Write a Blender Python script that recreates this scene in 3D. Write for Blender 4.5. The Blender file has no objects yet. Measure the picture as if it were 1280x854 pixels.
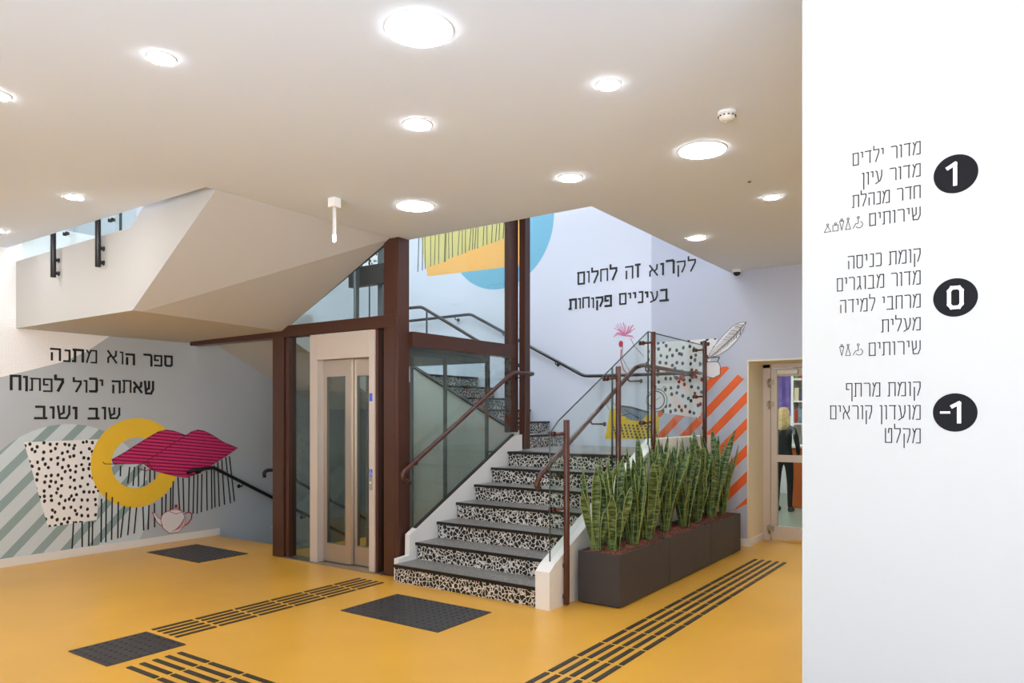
import bpy, bmesh, math, random
from mathutils import Vector, Matrix
random.seed(7)
S = bpy.context.scene
COL = S.collection

# ------------------------------------------------------------------ camera, world, exposure
cam_d = bpy.data.cameras.new('camera')
cam = bpy.data.objects.new('camera', cam_d)
COL.objects.link(cam)
cam.location = (0, 0, 1.5)
cam.rotation_euler = (math.radians(90), 0, math.atan2(0.573, 0.82))
cam_d.sensor_width = 36
cam_d.lens = 915.64 / 1280 * 36
cam_d.shift_y = (517 - 427) / 1280
cam_d.clip_start = 0.05
S.camera = cam

S.view_settings.view_transform = 'Standard'
S.view_settings.look = 'None'
S.view_settings.gamma = 1
S.view_settings.use_curve_mapping = False
S.view_settings.exposure = 0.36
S.cycles.use_denoising = True
S.cycles.max_bounces = 10
S.cycles.diffuse_bounces = 5
S.cycles.transparent_max_bounces = 24
S.cycles.caustics_reflective = False
S.cycles.caustics_refractive = False
S.cycles.sample_clamp_indirect = 6

SKY = 1.6              # overcast sky seen through the added windows and skylight
GROUND_GLOW = 8.8           # bright world below the horizon, added to light the ceiling through the windows
LAMP_BIG = 30.0
LAMP_SMALL = 52.0
UPPER_FILL = 44.0           # unseen ceiling panels added to brighten the stairwell
w = bpy.data.worlds.new('sky')
S.world = w
w.use_nodes = True
nt_ = w.node_tree
bg = nt_.nodes['Background']
tc_ = nt_.nodes.new('ShaderNodeTexCoord'); sx_ = nt_.nodes.new('ShaderNodeSeparateXYZ'); mr_ = nt_.nodes.new('ShaderNodeMapRange')
nt_.links.new(tc_.outputs['Generated'], sx_.inputs[0]); nt_.links.new(sx_.outputs[2], mr_.inputs[0])
mr_.inputs[1].default_value = -.04; mr_.inputs[2].default_value = .04
mx_ = nt_.nodes.new('ShaderNodeMixRGB'); nt_.links.new(mr_.outputs[0], mx_.inputs[0])
mx_.inputs[1].default_value = (GROUND_GLOW * .97, GROUND_GLOW * .985, GROUND_GLOW * 1.0, 1); mx_.inputs[2].default_value = (SKY * .90, SKY * .96, SKY * 1.06, 1)
nt_.links.new(mx_.outputs[0], bg.inputs[0]); bg.inputs[1].default_value = 1.0

def portal(name, loc, rot, sx, sy):
    l = bpy.data.lights.new(name, 'AREA')
    l.shape = 'RECTANGLE'; l.size = sx; l.size_y = sy
    l.cycles.is_portal = True
    o = bpy.data.objects.new(name, l); COL.objects.link(o)
    o.location = loc; o.rotation_euler = rot
    return o
H = 3.12
LX, BY = -8.15, 8.3
RX, FY = 3.4, -3.2
UT = 6.3
portal('window_portal', (.5, FY - .12, 1.55), (math.radians(90), 0, 0), 5.0, 2.7)
portal('window_portal_side', (RX + .12, -1.8, 1.55), (math.radians(90), 0, math.radians(90)), 2.4, 2.7)
portal('skylight_portal', (-5.4, 6.3, UT + .12), (0, 0, 0), 4.6, 2.6)

# ------------------------------------------------------------------ materials
def srgb(r, g, b):
    f = lambda c: (c / 255 / 12.92) if c / 255 <= .04045 else ((c / 255 + .055) / 1.055) ** 2.4
    return (f(r), f(g), f(b), 1)
def mat(name, col, rough=.5, metal=0.0, noise=0.0, nscale=4.0, bump=0.0, bscale=60.0, spec=.5, emit=None):
    m = bpy.data.materials.new(name); m.use_nodes = True
    nt = m.node_tree; b = nt.nodes['Principled BSDF']
    b.inputs['Base Color'].default_value = col
    b.inputs['Roughness'].default_value = rough
    b.inputs['Metallic'].default_value = metal
    b.inputs['Specular IOR Level'].default_value = spec
    tc = nt.nodes.new('ShaderNodeTexCoord')
    if noise:
        n = nt.nodes.new('ShaderNodeTexNoise'); n.inputs['Scale'].default_value = nscale; n.inputs['Detail'].default_value = 4
        nt.links.new(tc.outputs['Object'], n.inputs['Vector'])
        mx = nt.nodes.new('ShaderNodeMixRGB'); mx.blend_type = 'MULTIPLY'; mx.inputs[0].default_value = 1
        r = nt.nodes.new('ShaderNodeMapRange'); r.inputs[1].default_value = .3; r.inputs[2].default_value = .7
        r.inputs[3].default_value = 1 - noise; r.inputs[4].default_value = 1 + noise * .3
        nt.links.new(n.outputs['Fac'], r.inputs[0])
        mx.inputs[1].default_value = col
        nt.links.new(r.outputs[0], mx.inputs[2])
        nt.links.new(mx.outputs[0], b.inputs['Base Color'])
    if bump:
        n2 = nt.nodes.new('ShaderNodeTexNoise'); n2.inputs['Scale'].default_value = bscale
        nt.links.new(tc.outputs['Object'], n2.inputs['Vector'])
        bp = nt.nodes.new('ShaderNodeBump'); bp.inputs['Strength'].default_value = bump; bp.inputs['Distance'].default_value = .01
        nt.links.new(n2.outputs['Fac'], bp.inputs['Height'])
        nt.links.new(bp.outputs[0], b.inputs['Normal'])
    if emit:
        b.inputs['Emission Color'].default_value = emit[0]
        b.inputs['Emission Strength'].default_value = emit[1]
    return m
def glass_mat(name, tint, refl=1.0):
    m = bpy.data.materials.new(name); m.use_nodes = True
    nt = m.node_tree; nt.nodes.clear()
    out = nt.nodes.new('ShaderNodeOutputMaterial'); mix = nt.nodes.new('ShaderNodeMixShader')
    tr = nt.nodes.new('ShaderNodeBsdfTransparent'); tr.inputs[0].default_value = tint
    gl = nt.nodes.new('ShaderNodeBsdfGlossy'); gl.inputs['Roughness'].default_value = .01
    fr = nt.nodes.new('ShaderNodeFresnel'); fr.inputs[0].default_value = 1.45
    mul = nt.nodes.new('ShaderNodeMath'); mul.operation = 'MULTIPLY'; mul.inputs[1].default_value = refl
    ge = nt.nodes.new('ShaderNodeNewGeometry'); mr = nt.nodes.new('ShaderNodeMapRange'); mr.inputs[3].default_value = 1.45; mr.inputs[4].default_value = 1 / 1.45
    nt.links.new(ge.outputs['Backfacing'], mr.inputs[0]); nt.links.new(mr.outputs[0], fr.inputs[0])   # same reflectance on both faces of a pane
    nt.links.new(fr.outputs[0], mul.inputs[0]); nt.links.new(mul.outputs[0], mix.inputs[0])
    nt.links.new(tr.outputs[0], mix.inputs[1]); nt.links.new(gl.outputs[0], mix.inputs[2])
    nt.links.new(mix.outputs[0], out.inputs[0])
    return m
def voronoi_mat(name, scale, lo, hi, c_in, c_edge, feature='DISTANCE_TO_EDGE', rough=.35, rnd=1.0, stretch=(1, 1, 1), flat=False, wob=.35):
    m = bpy.data.materials.new(name); m.use_nodes = True
    nt = m.node_tree; b = nt.nodes['Principled BSDF']; b.inputs['Roughness'].default_value = rough
    tc = nt.nodes.new('ShaderNodeTexCoord'); mp = nt.nodes.new('ShaderNodeMapping'); mp.inputs['Scale'].default_value = stretch
    if flat:                                   # pattern lies in the wall's plane
        sp = nt.nodes.new('ShaderNodeSeparateXYZ'); ad = nt.nodes.new('ShaderNodeMath'); cb = nt.nodes.new('ShaderNodeCombineXYZ')
        nt.links.new(tc.outputs['Object'], sp.inputs[0]); nt.links.new(sp.outputs[0], ad.inputs[0]); nt.links.new(sp.outputs[1], ad.inputs[1])
        nt.links.new(ad.outputs[0], cb.inputs[0]); nt.links.new(sp.outputs[2], cb.inputs[1]); nt.links.new(cb.outputs[0], mp.inputs[0])
    else: nt.links.new(tc.outputs['Object'], mp.inputs[0])
    ns = nt.nodes.new('ShaderNodeTexNoise'); ns.inputs['Scale'].default_value = scale * 1.3
    nt.links.new(mp.outputs[0], ns.inputs['Vector'])
    mxv = nt.nodes.new('ShaderNodeMixRGB'); mxv.blend_type = 'LINEAR_LIGHT'; mxv.inputs[0].default_value = wob / scale
    nt.links.new(mp.outputs[0], mxv.inputs[1]); nt.links.new(ns.outputs['Color'], mxv.inputs[2])
    v = nt.nodes.new('ShaderNodeTexVoronoi'); v.feature = feature; v.voronoi_dimensions = '2D' if flat else '3D'; v.inputs['Scale'].default_value = scale
    v.inputs['Randomness'].default_value = rnd
    nt.links.new(mxv.outputs[0], v.inputs['Vector'])
    r = nt.nodes.new('ShaderNodeMapRange'); r.inputs[1].default_value = lo; r.inputs[2].default_value = hi
    nt.links.new(v.outputs['Distance'], r.inputs[0])
    mx = nt.nodes.new('ShaderNodeMixRGB'); mx.inputs[1].default_value = c_edge; mx.inputs[2].default_value = c_in
    nt.links.new(r.outputs[0], mx.inputs[0]); nt.links.new(mx.outputs[0], b.inputs['Base Color'])
    return m

M = {}
M['floor'] = mat('yellow_epoxy', srgb(238, 179, 68), .28, noise=.10, nscale=1.1)
M['stone'] = mat('pale_bounce_floor', srgb(222, 223, 226), .5, noise=.1, nscale=3)  # for the added floor that bounces neutral light upward
M['ceiling'] = mat('ceiling_paint', srgb(224, 234, 248), .9)
M['white'] = mat('white_paint', srgb(238, 237, 235), .6)
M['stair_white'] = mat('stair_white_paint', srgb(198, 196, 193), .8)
M['leftwall'] = mat('grey_wall_vinyl', srgb(192, 200, 208), .5, noise=.05, nscale=.8)
M['backwall'] = mat('pale_blue_wall_vinyl', srgb(216, 222, 236), .3)
M['backpatch'] = mat('blue_grey_wall_vinyl', srgb(190, 196, 213), .35)
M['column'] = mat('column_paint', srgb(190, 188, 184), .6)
M['brown'] = mat('brown_painted_steel', srgb(74, 42, 31), .35, noise=.1, nscale=3)
M['rail_brown'] = mat('brown_rail_steel', srgb(80, 42, 34), .25, spec=.6)
M['black_rail'] = mat('black_rail_steel', srgb(30, 28, 32), .3)
M['dark_trim'] = mat('dark_rubber_trim', srgb(48, 42, 40), .5)
M['steel'] = mat('brushed_steel', srgb(190, 178, 165), .32, metal=.9, bump=.05, bscale=200)
M['steel_paint'] = mat('door_frame_metal', srgb(214, 203, 194), .4, metal=.25)
M['grey_metal'] = mat('grey_metal', srgb(130, 134, 136), .4, metal=.6)
M['concrete'] = mat('shaft_concrete', srgb(196, 198, 194), .8, noise=.1)
M['glass'] = glass_mat('clear_glass', (.93, .965, .95, 1), .9)
M['shaft_glass'] = glass_mat('shaft_glass', (.86, .91, .90, 1), 1.0)
M['door_glass'] = glass_mat('tinted_door_glass', (.80, .86, .84, 1), 1.0)
M['edge_glass'] = mat('glass_edge', srgb(62, 74, 74), .2)
M['riser'] = voronoi_mat('terrazzo_riser', 27, .065, .095, srgb(18, 18, 20), srgb(225, 222, 216))
M['tread'] = voronoi_mat('terrazzo_tread', 75, .08, .2, srgb(40, 40, 42), srgb(170, 168, 164))
M['nosing'] = mat('black_nosing', srgb(22, 20, 20), .4)
M['mat_rubber'] = mat('black_rubber', srgb(62, 60, 62), .45, noise=.25, nscale=9)
M['bar_rubber'] = mat('guide_bar_rubber', srgb(54, 46, 40), .45)
M['planter'] = mat('charcoal_planter', srgb(64, 60, 62), .55, noise=.12, nscale=6)
M['mulch'] = voronoi_mat('red_mulch', 90, .05, .4, srgb(176, 112, 92), srgb(104, 62, 50), rough=.9)
M['black'] = mat('ink_black', srgb(24, 23, 25), .5)
M['ink'] = mat('sign_ink', srgb(44, 42, 44), .6, spec=.15)
M['disc'] = mat('sign_disc_black', srgb(22, 21, 25), .6, spec=.12)
M['thinink'] = mat('mural_thin_ink', srgb(70, 66, 74), .5)
M['m_teal'] = mat('mural_teal', srgb(150, 175, 180), .5)
M['m_lblue'] = mat('mural_light_blue', srgb(212, 226, 234), .5)
M['m_yellow'] = mat('mural_yellow', srgb(255, 210, 62), .5, noise=.04)
M['m_magenta'] = None
M['m_blue'] = mat('mural_blue', srgb(116, 181, 208), .4)
M['m_orange'] = mat('mural_orange', srgb(240, 106, 48), .45)
M['m_amber'] = mat('mural_amber', srgb(246, 184, 92), .4)
M['m_olive'] = mat('mural_olive', srgb(214, 200, 120), .4)
M['m_white'] = mat('mural_white', srgb(236, 234, 236), .5)
M['m_pink'] = mat('mural_pink', srgb(206, 120, 160), .5)
M['m_red'] = mat('mural_red', srgb(176, 52, 70), .5)
M['m_maroon'] = mat('mural_maroon', srgb(112, 22, 54), .5)
M['m_tw'] = mat('mural_typewriter_yellow', srgb(232, 196, 40), .5, noise=.12, nscale=14)
M['m_slate'] = mat('mural_slate', srgb(120, 138, 156), .5)
M['m_brick'] = mat('mural_brick', srgb(182, 82, 64), .5)
M['m_dots'] = voronoi_mat('mural_dots', 16.5, .23, .26, srgb(250, 250, 252), srgb(26, 25, 28), feature='F1', rough=.5, rnd=.75, stretch=(1, .8, 1), flat=True, wob=.12)
M['m_dots2'] = voronoi_mat('mural_dots_large', 13, .22, .25, srgb(236, 236, 238), srgb(30, 30, 36), feature='F1', rough=.5, rnd=.75, stretch=(1, .8, 1), flat=True, wob=.12)
M['cloud'] = voronoi_mat('mural_speckled_white', 34, .10, .14, srgb(254, 254, 255), srgb(236, 235, 235), feature='F1', rough=.5, rnd=.5, flat=True, wob=.1)
M['cream'] = mat('cream_jamb_paint', srgb(238, 226, 200), .6)
M['plastic'] = mat('white_plastic', srgb(240, 240, 238), .35)
M['sticker_blue'] = mat('blue_sticker', srgb(70, 90, 220), .4)
M['lamp'] = mat('lamp_diffuser', (1, 1, 1, 1), .5, emit=((.95, .98, 1.0, 1), LAMP_BIG))
M['lamp_small'] = mat('spot_diffuser', (1, 1, 1, 1), .5, emit=((.95, .98, 1.0, 1), LAMP_SMALL))
M['panel'] = mat('added_panel_diffuser', (1, 1, 1, 1), .5, emit=((.94, .97, 1, 1), UPPER_FILL))
M['tube'] = mat('tube_tip', (1, 1, 1, 1), .5, emit=((1, .97, .92, 1), 6))
M['skin'] = mat('skin', srgb(222, 176, 150), .5)
M['hair'] = mat('blonde_hair', srgb(222, 186, 120), .5, noise=.3, nscale=30)
M['cloth_black'] = mat('black_cloth', srgb(28, 27, 30), .8)
M['shoe'] = mat('dark_shoe', srgb(60, 55, 52), .6)
M['lib_floor'] = mat('grey_green_floor', srgb(150, 158, 140), .4)
M['counter'] = mat('orange_counter', srgb(214, 104, 44), .5)
M['shelf'] = mat('white_shelf', srgb(232, 228, 222), .5)
M['poster'] = mat('purple_poster', srgb(110, 80, 170), .5, noise=.4, nscale=9)

def stripes_mat(name, c1, c2, scale, vec=(0, 0, 1), duty=.5, rough=.5):
    m = bpy.data.materials.new(name); m.use_nodes = True
    nt = m.node_tree; b = nt.nodes['Principled BSDF']; b.inputs['Roughness'].default_value = rough
    tc = nt.nodes.new('ShaderNodeTexCoord')
    d = nt.nodes.new('ShaderNodeVectorMath'); d.operation = 'DOT_PRODUCT'; d.inputs[1].default_value = [x * scale for x in vec]
    nt.links.new(tc.outputs['Object'], d.inputs[0])
    f = nt.nodes.new('ShaderNodeMath'); f.operation = 'FRACT'; nt.links.new(d.outputs['Value'], f.inputs[0])
    g = nt.nodes.new('ShaderNodeMath'); g.operation = 'GREATER_THAN'; g.inputs[1].default_value = duty
    nt.links.new(f.outputs[0], g.inputs[0])
    n = nt.nodes.new('ShaderNodeTexNoise'); n.inputs['Scale'].default_value = 40
    nt.links.new(tc.outputs['Object'], n.inputs['Vector'])
    mx = nt.nodes.new('ShaderNodeMixRGB'); mx.inputs[1].default_value = c1; mx.inputs[2].default_value = c2
    nt.links.new(g.outputs[0], mx.inputs[0])
    m2 = nt.nodes.new('ShaderNodeMixRGB'); m2.blend_type = 'OVERLAY'; m2.inputs[0].default_value = .35
    nt.links.new(mx.outputs[0], m2.inputs[1]); nt.links.new(n.outputs['Fac'], m2.inputs[2])
    nt.links.new(m2.outputs[0], b.inputs['Base Color'])
    return m
M['m_magenta'] = stripes_mat('mural_magenta_stripes', srgb(222, 56, 122), srgb(132, 18, 66), 26, (0, .12, 1), .62)

def leaf_mat():
    m = bpy.data.materials.new('snake_plant_leaf'); m.use_nodes = True
    nt = m.node_tree; b = nt.nodes['Principled BSDF']; b.inputs['Roughness'].default_value = .38
    uv = nt.nodes.new('ShaderNodeUVMap'); sx = nt.nodes.new('ShaderNodeSeparateXYZ'); nt.links.new(uv.outputs[0], sx.inputs[0])
    tc = nt.nodes.new('ShaderNodeTexCoord')
    mp = nt.nodes.new('ShaderNodeMapping'); mp.inputs['Scale'].default_value = (12, 12, 60); nt.links.new(tc.outputs['Object'], mp.inputs[0])
    n = nt.nodes.new('ShaderNodeTexNoise'); n.inputs['Scale'].default_value = 1.0; n.inputs['Detail'].default_value = 3; nt.links.new(mp.outputs[0], n.inputs['Vector'])
    cr = nt.nodes.new('ShaderNodeValToRGB'); cr.color_ramp.elements[0].position = .42; cr.color_ramp.elements[1].position = .70
    cr.color_ramp.elements[0].color = srgb(38, 66, 34); cr.color_ramp.elements[1].color = srgb(136, 156, 98)
    nt.links.new(n.outputs['Fac'], cr.inputs[0])
    a = nt.nodes.new('ShaderNodeMath'); a.operation = 'SUBTRACT'; a.inputs[1].default_value = .5; nt.links.new(sx.outputs[0], a.inputs[0])
    ab = nt.nodes.new('ShaderNodeMath'); ab.operation = 'ABSOLUTE'; nt.links.new(a.outputs[0], ab.inputs[0])
    gt = nt.nodes.new('ShaderNodeMapRange'); gt.inputs[1].default_value = .43; gt.inputs[2].default_value = .48; nt.links.new(ab.outputs[0], gt.inputs[0])
    mx = nt.nodes.new('ShaderNodeMixRGB'); mx.inputs[2].default_value = srgb(150, 168, 92)
    nt.links.new(gt.outputs[0], mx.inputs[0]); nt.links.new(cr.outputs[0], mx.inputs[1]); nt.links.new(mx.outputs[0], b.inputs['Base Color'])
    return m
M['leaf'] = leaf_mat()

# ------------------------------------------------------------------ mesh helpers
class MB:
    def __init__(s): s.bm = bmesh.new(); s.uv = None
    def _f(s, vs, mi=0, smooth=False):
        try:
            f = s.bm.faces.new(vs); f.material_index = mi; f.smooth = smooth; return f
        except ValueError: return None
    def box(s, x0, x1, y0, y1, z0, z1, mi=0, bev=0.0):
        v = [s.bm.verts.new((x, y, z)) for x in (x0, x1) for y in (y0, y1) for z in (z0, z1)]
        fs = [s._f([v[i] for i in q], mi) for q in ((0, 1, 3, 2), (4, 6, 7, 5), (0, 4, 5, 1), (2, 3, 7, 6), (0, 2, 6, 4), (1, 5, 7, 3))]
        if bev:
            es = list({e for f in fs for e in f.edges})
            bmesh.ops.bevel(s.bm, geom=es, offset=bev, segments=2, affect='EDGES', profile=.5)
        return s
    def prism(s, a, b, mi=0, cap_mi=None):
        """two matching 3-D outlines joined into a solid"""
        va = [s.bm.verts.new(p) for p in a]; vb = [s.bm.verts.new(p) for p in b]
        n = len(a)
        s._f(va[::-1], mi if cap_mi is None else cap_mi); s._f(vb, mi if cap_mi is None else cap_mi)
        for i in range(n):
            j = (i + 1) % n; s._f([va[i], va[j], vb[j], vb[i]], mi)
        return s
    def tube(s, pts, r, seg=12, mi=0, cap=True, fillet=0.0):
        P = [Vector(p) for p in pts]
        if fillet:
            Q = [P[0]]
            for i in range(1, len(P) - 1):
                a = P[i - 1] - P[i]; c = P[i + 1] - P[i]
                f = min(fillet, a.length * .45, c.length * .45)
                p0 = P[i] + a.normalized() * f; p2 = P[i] + c.normalized() * f
                for k in range(5):
                    t = k / 4; Q.append(p0 * (1 - t) ** 2 + P[i] * 2 * t * (1 - t) + p2 * t * t)
            Q.append(P[-1]); P = Q
        t0 = (P[1] - P[0]).normalized()
        up = Vector((0, 0, 1)) if abs(t0.z) < .9 else Vector((0, 1, 0))
        n = t0.cross(up).normalized(); rings = []
        for i, p in enumerate(P):
            if i == 0: t = t0
            elif i == len(P) - 1: t = (P[i] - P[i - 1]).normalized()
            else: t = ((P[i] - P[i - 1]).normalized() + (P[i + 1] - P[i]).normalized()).normalized()
            n = (n - t * n.dot(t)).normalized(); b = t.cross(n)
            rr = r[i] if isinstance(r, (list, tuple)) else r
            rings.append([s.bm.verts.new(p + (n * math.cos(2 * math.pi * k / seg) + b * math.sin(2 * math.pi * k / seg)) * rr) for k in range(seg)])
        for i in range(len(P) - 1):
            for k in range(seg):
                l = (k + 1) % seg; s._f([rings[i][k], rings[i][l], rings[i + 1][l], rings[i + 1][k]], mi, True)
        if cap: s._f(rings[0][::-1], mi); s._f(rings[-1], mi)
        return s
    def lathe(s, prof, c, axis='z', seg=32, mi=0, smooth=True):
        """prof: (radius, height) list about an axis through c"""
        rings = []
        for r, h in prof:
            ring = []
            for k in range(seg):
                a = 2 * math.pi * k / seg; u, v = r * math.cos(a), r * math.sin(a)
                q = {'z': (u, v, h), 'y': (u, h, v), 'x': (h, u, v)}[axis]
                ring.append(s.bm.verts.new((c[0] + q[0], c[1] + q[1], c[2] + q[2])))
            rings.append(ring)
        for i in range(len(prof) - 1):
            for k in range(seg):
                l = (k + 1) % seg; s._f([rings[i][k], rings[i][l], rings[i + 1][l], rings[i + 1][k]], mi, smooth)
        s._f(rings[0][::-1], mi); s._f(rings[-1], mi)
        return s
    def build(s, name, mats, parent=None, origin=None, subsurf=0):
        bmesh.ops.recalc_face_normals(s.bm, faces=s.bm.faces[:])
        if not isinstance(mats, (list, tuple)): mats = [mats]
        me = bpy.data.meshes.new(name)
        if parent is not None:
            o0 = Vector((0, 0, 0)); p = parent
            while p is not None: o0 += p.location; p = p.parent
        else:
            if origin is None:
                vs = [v.co for v in s.bm.verts]
                origin = ((min(v.x for v in vs) + max(v.x for v in vs)) / 2, (min(v.y for v in vs) + max(v.y for v in vs)) / 2, min(v.z for v in vs))
            o0 = Vector(origin)
        for v in s.bm.verts: v.co -= o0
        s.bm.to_mesh(me); s.bm.free()
        for m in mats: me.materials.append(m)
        o = bpy.data.objects.new(name, me); COL.objects.link(o)
        if parent is not None: o.parent = parent
        else: o.location = o0
        return o
def tag(o, label=None, cat=None, group=None, kind=None):
    if label: o['label'] = label
    if cat: o['category'] = cat
    if group: o['group'] = group
    if kind: o['kind'] = kind
    return o
def thing(name, label, cat, loc, group=None):
    o = bpy.data.objects.new(name, None); o.empty_display_size = .1
    COL.objects.link(o); o.location = loc
    return tag(o, label, cat, group)
def struct(name, mb, m, label=None, cat=None):
    return tag(mb.build(name, m), label or None, cat, None, 'structure')
ORD = ['first', 'second', 'third', 'fourth', 'fifth', 'sixth', 'seventh', 'eighth', 'ninth', 'tenth', 'eleventh', 'twelfth', 'thirteenth', 'fourteenth', 'fifteenth', 'sixteenth']

# ------------------------------------------------------------------ room shell
b = MB()
b.box(LX, -1.5, .9, 5.3, -.2, 0); b.box(LX, -3.6, FY, .9, -.2, 0); b.box(-1.5, RX, 2.6, 5.3, -.2, 0); b.box(-6.55, RX, 5.3, BY + .75, -.2, 0)
struct('floor', b, M['floor'], 'smooth yellow floor of the lobby', 'floor')
struct('floor_bounce', MB().box(-3.6, RX, FY, .9, -.2, 0).box(-1.5, RX, .9, 2.6, -.2, 0), M['stone'], 'added pale floor behind the viewer, bouncing light to the ceiling', 'floor')  # unseen pale floor added to bounce neutral light onto the ceiling
b = MB()
b.box(LX, RX, FY, 3.04, H, H + .35); b.box(-4.80, RX, 3.04, 5.05, H, H + .35); b.box(-2.77, RX, 5.05, BY, H, H + .35)
struct('ceiling', b, M['ceiling'], 'off-white ceiling with round downlights', 'ceiling')
struct('wall_left', MB().box(LX - .2, LX, FY, BY + .2, -2.6, UT), M['leftwall'], 'grey wall with mural at left', 'wall')
b = MB()                                   # back wall with the doorway opening
b.box(LX, -2.544, BY, BY + .2, -2.6, UT); b.box(-1.50, RX, BY, BY + .2, -.2, UT); b.box(-2.544, -1.50, BY, BY + .2, 2.086, UT)
struct('wall_back', b, M['backwall'], 'pale blue wall behind the staircase', 'wall')
b = MB()
b.box(RX, RX + .2, -.6, BY + .2, -.2, UT); b.box(RX, RX + .2, FY, -3.0, -.2, UT); b.box(RX, RX + .2, -3.0, -.6, 2.9, UT); b.box(RX, RX + .2, -3.0, -.6, -.2, .2)
struct('wall_right', b, M['white'], 'white wall far right with an added wide window', 'wall')
b = MB()                                   # front wall (behind the camera) with an added wide window
b.box(LX, RX, FY - .2, FY, -.2, .2); b.box(LX, RX, FY - .2, FY, 2.9, UT); b.box(LX, -2.0, FY - .2, FY, .2, 2.9); b.box(3.0, RX, FY - .2, FY, .2, 2.9)
struct('wall_front', b, M['white'], 'white wall with the added wide window behind the viewer', 'wall')
wf = MB()  # unseen window added behind the camera to bring in daylight
for x in (-2.0, -.35, 1.3, 2.95): wf.box(x, x + .05, FY - .16, FY - .1, .2, 2.9)
wf.box(-2, 3, FY - .16, FY - .1, .2, .25); wf.box(-2, 3, FY - .16, FY - .1, 2.85, 2.9)
struct('window_1', wf, M['grey_metal'], 'added wide window behind the viewer, unseen', 'window')
wf = MB()  # unseen side window, added for daylight from the right
for y in (-3, -1.8, -.65): wf.box(RX + .1, RX + .16, y, y + .05, .2, 2.9)
wf.box(RX + .1, RX + .16, -3, -.6, .2, .25); wf.box(RX + .1, RX + .16, -3, -.6, 2.85, 2.9)
struct('window_2', wf, M['grey_metal'], 'added wide window in the right wall, unseen', 'window')
b = MB()                                   # upper storey roof, with an unseen skylight added to light the stairwell
b.box(LX, -7.7, FY, BY, UT, UT + .25); b.box(-3.1, RX, FY, BY, UT, UT + .25); b.box(-7.7, -3.1, FY, 5.0, UT, UT + .25); b.box(-7.7, -3.1, 7.6, BY, UT, UT + .25)
struct('ceiling_upper', b, M['white'], 'white ceiling of the upper storey', 'ceiling')
for k, (x, y) in enumerate([(-6.8, 4.2), (-4.6, 4.2), (-5.7, 7.95), (-7.9, 6.2)]):  # panel lights added out of view to brighten the stairwell walls
    o = thing('added_panel_light', 'added flat ceiling panel light of the upper storey, out of view', 'ceiling light', (x, y, UT), 'added upper storey panel lights')
    MB().box(x - .62, x + .62, y - .17, y + .17, UT - .02, UT).build('frame', M['plastic'], o)
    MB().box(x - .6, x + .6, y - .15, y + .15, UT - .03, UT - .02).build('diffuser', M['panel'], o)
b = MB(); b.box(-2.2, -2.0, 5.05, BY, H + .35, UT); b.box(LX, RX, 1.3, 1.5, H + .35, UT)
struct('wall_upper', b, M['white'], 'white walls of the upper storey', 'wall')
b = MB(); b.box(-6.55, -6.45, 5.3, BY, -2.6, -.2); b.box(LX, -6.45, 5.2, 5.3, -2.6, -.2); b.box(LX, -6.45, 5.3, BY, -2.7, -2.6)
struct('wall_basement', b, M['white'], 'walls of the basement stairwell', 'wall')
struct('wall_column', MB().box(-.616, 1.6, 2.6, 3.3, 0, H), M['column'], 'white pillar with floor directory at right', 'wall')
struct('baseboard_left', MB().box(LX, LX + .015, FY, 5.35, 0, .085, bev=.003), M['white'], 'white baseboard under the left mural', 'baseboard')
b = MB(); b.box(-2.95, -2.53, BY - .015, BY, 0, .08); b.box(-2.544, -2.53, BY, 8.84, 0, .08)
struct('baseboard_back', b, M['white'], 'white baseboard beside the door recess', 'baseboard')
b = MB(); b.box(-2.60, -2.544, BY + .2, 9.0, 0, 2.086); b.box(-1.50, -1.44, BY + .2, 9.0, 0, 2.086); b.box(-2.60, -1.44, BY + .2, 9.0, 2.086, 2.14)
b.box(-2.56, -2.5435, BY - .004, BY + .2, 0, 2.09); b.box(-2.56, -1.49, BY - .004, BY + .2, 2.0855, 2.10)
struct('trim_1', b, M['cream'], 'cream lining of the door recess', 'trim')

# glazed metal door in the recess
d = thing('door_1', 'metal-framed glass door in the cream recess at right', 'door', (-2.0, 8.9, 0)); d['kind'] = 'structure'
b = MB(); b.box(-2.544, -2.46, 8.86, 8.94, 0, 2.08); b.box(-1.59, -1.50, 8.86, 8.94, 0, 2.08); b.box(-2.544, -1.5, 8.86, 8.94, 2.04, 2.086)
b.build('door_frame', M['steel_paint'], d)
lf = MB(); lf.box(-2.455, -2.385, 8.865, 8.925, .03, 2.03); lf.box(-1.67, -1.595, 8.865, 8.925, .03, 2.03)
lf.box(-2.385, -1.67, 8.865, 8.925, 1.94, 2.03); lf.box(-2.385, -1.67, 8.865, 8.925, .93, 1.01); lf.box(-2.385, -1.67, 8.865, 8.925, .03, .17)
leaf = lf.build('door_leaf', M['steel_paint'], d)
MB().box(-2.385, -1.67, 8.89, 8.90, .17, .93).build('glass_pane', M['glass'], leaf)
MB().box(-2.385, -1.67, 8.89, 8.90, 1.01, 1.94).build('glass_pane', M['glass'], leaf)
for z in (.13, 1.60, 1.86): 
    h_ = MB(); h_.lathe([(.016, -.05), (.016, .05)], (-2.47, 8.85, z), seg=14); h_.box(-2.50, -2.42, 8.846, 8.866, z - .02, z + .04)
    h_.build('hinge', M['steel'], d)
MB().box(-2.38, -2.14, 8.82, 8.865, 1.955, 2.015, bev=.004).build('door_closer', M['steel'], d)

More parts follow.
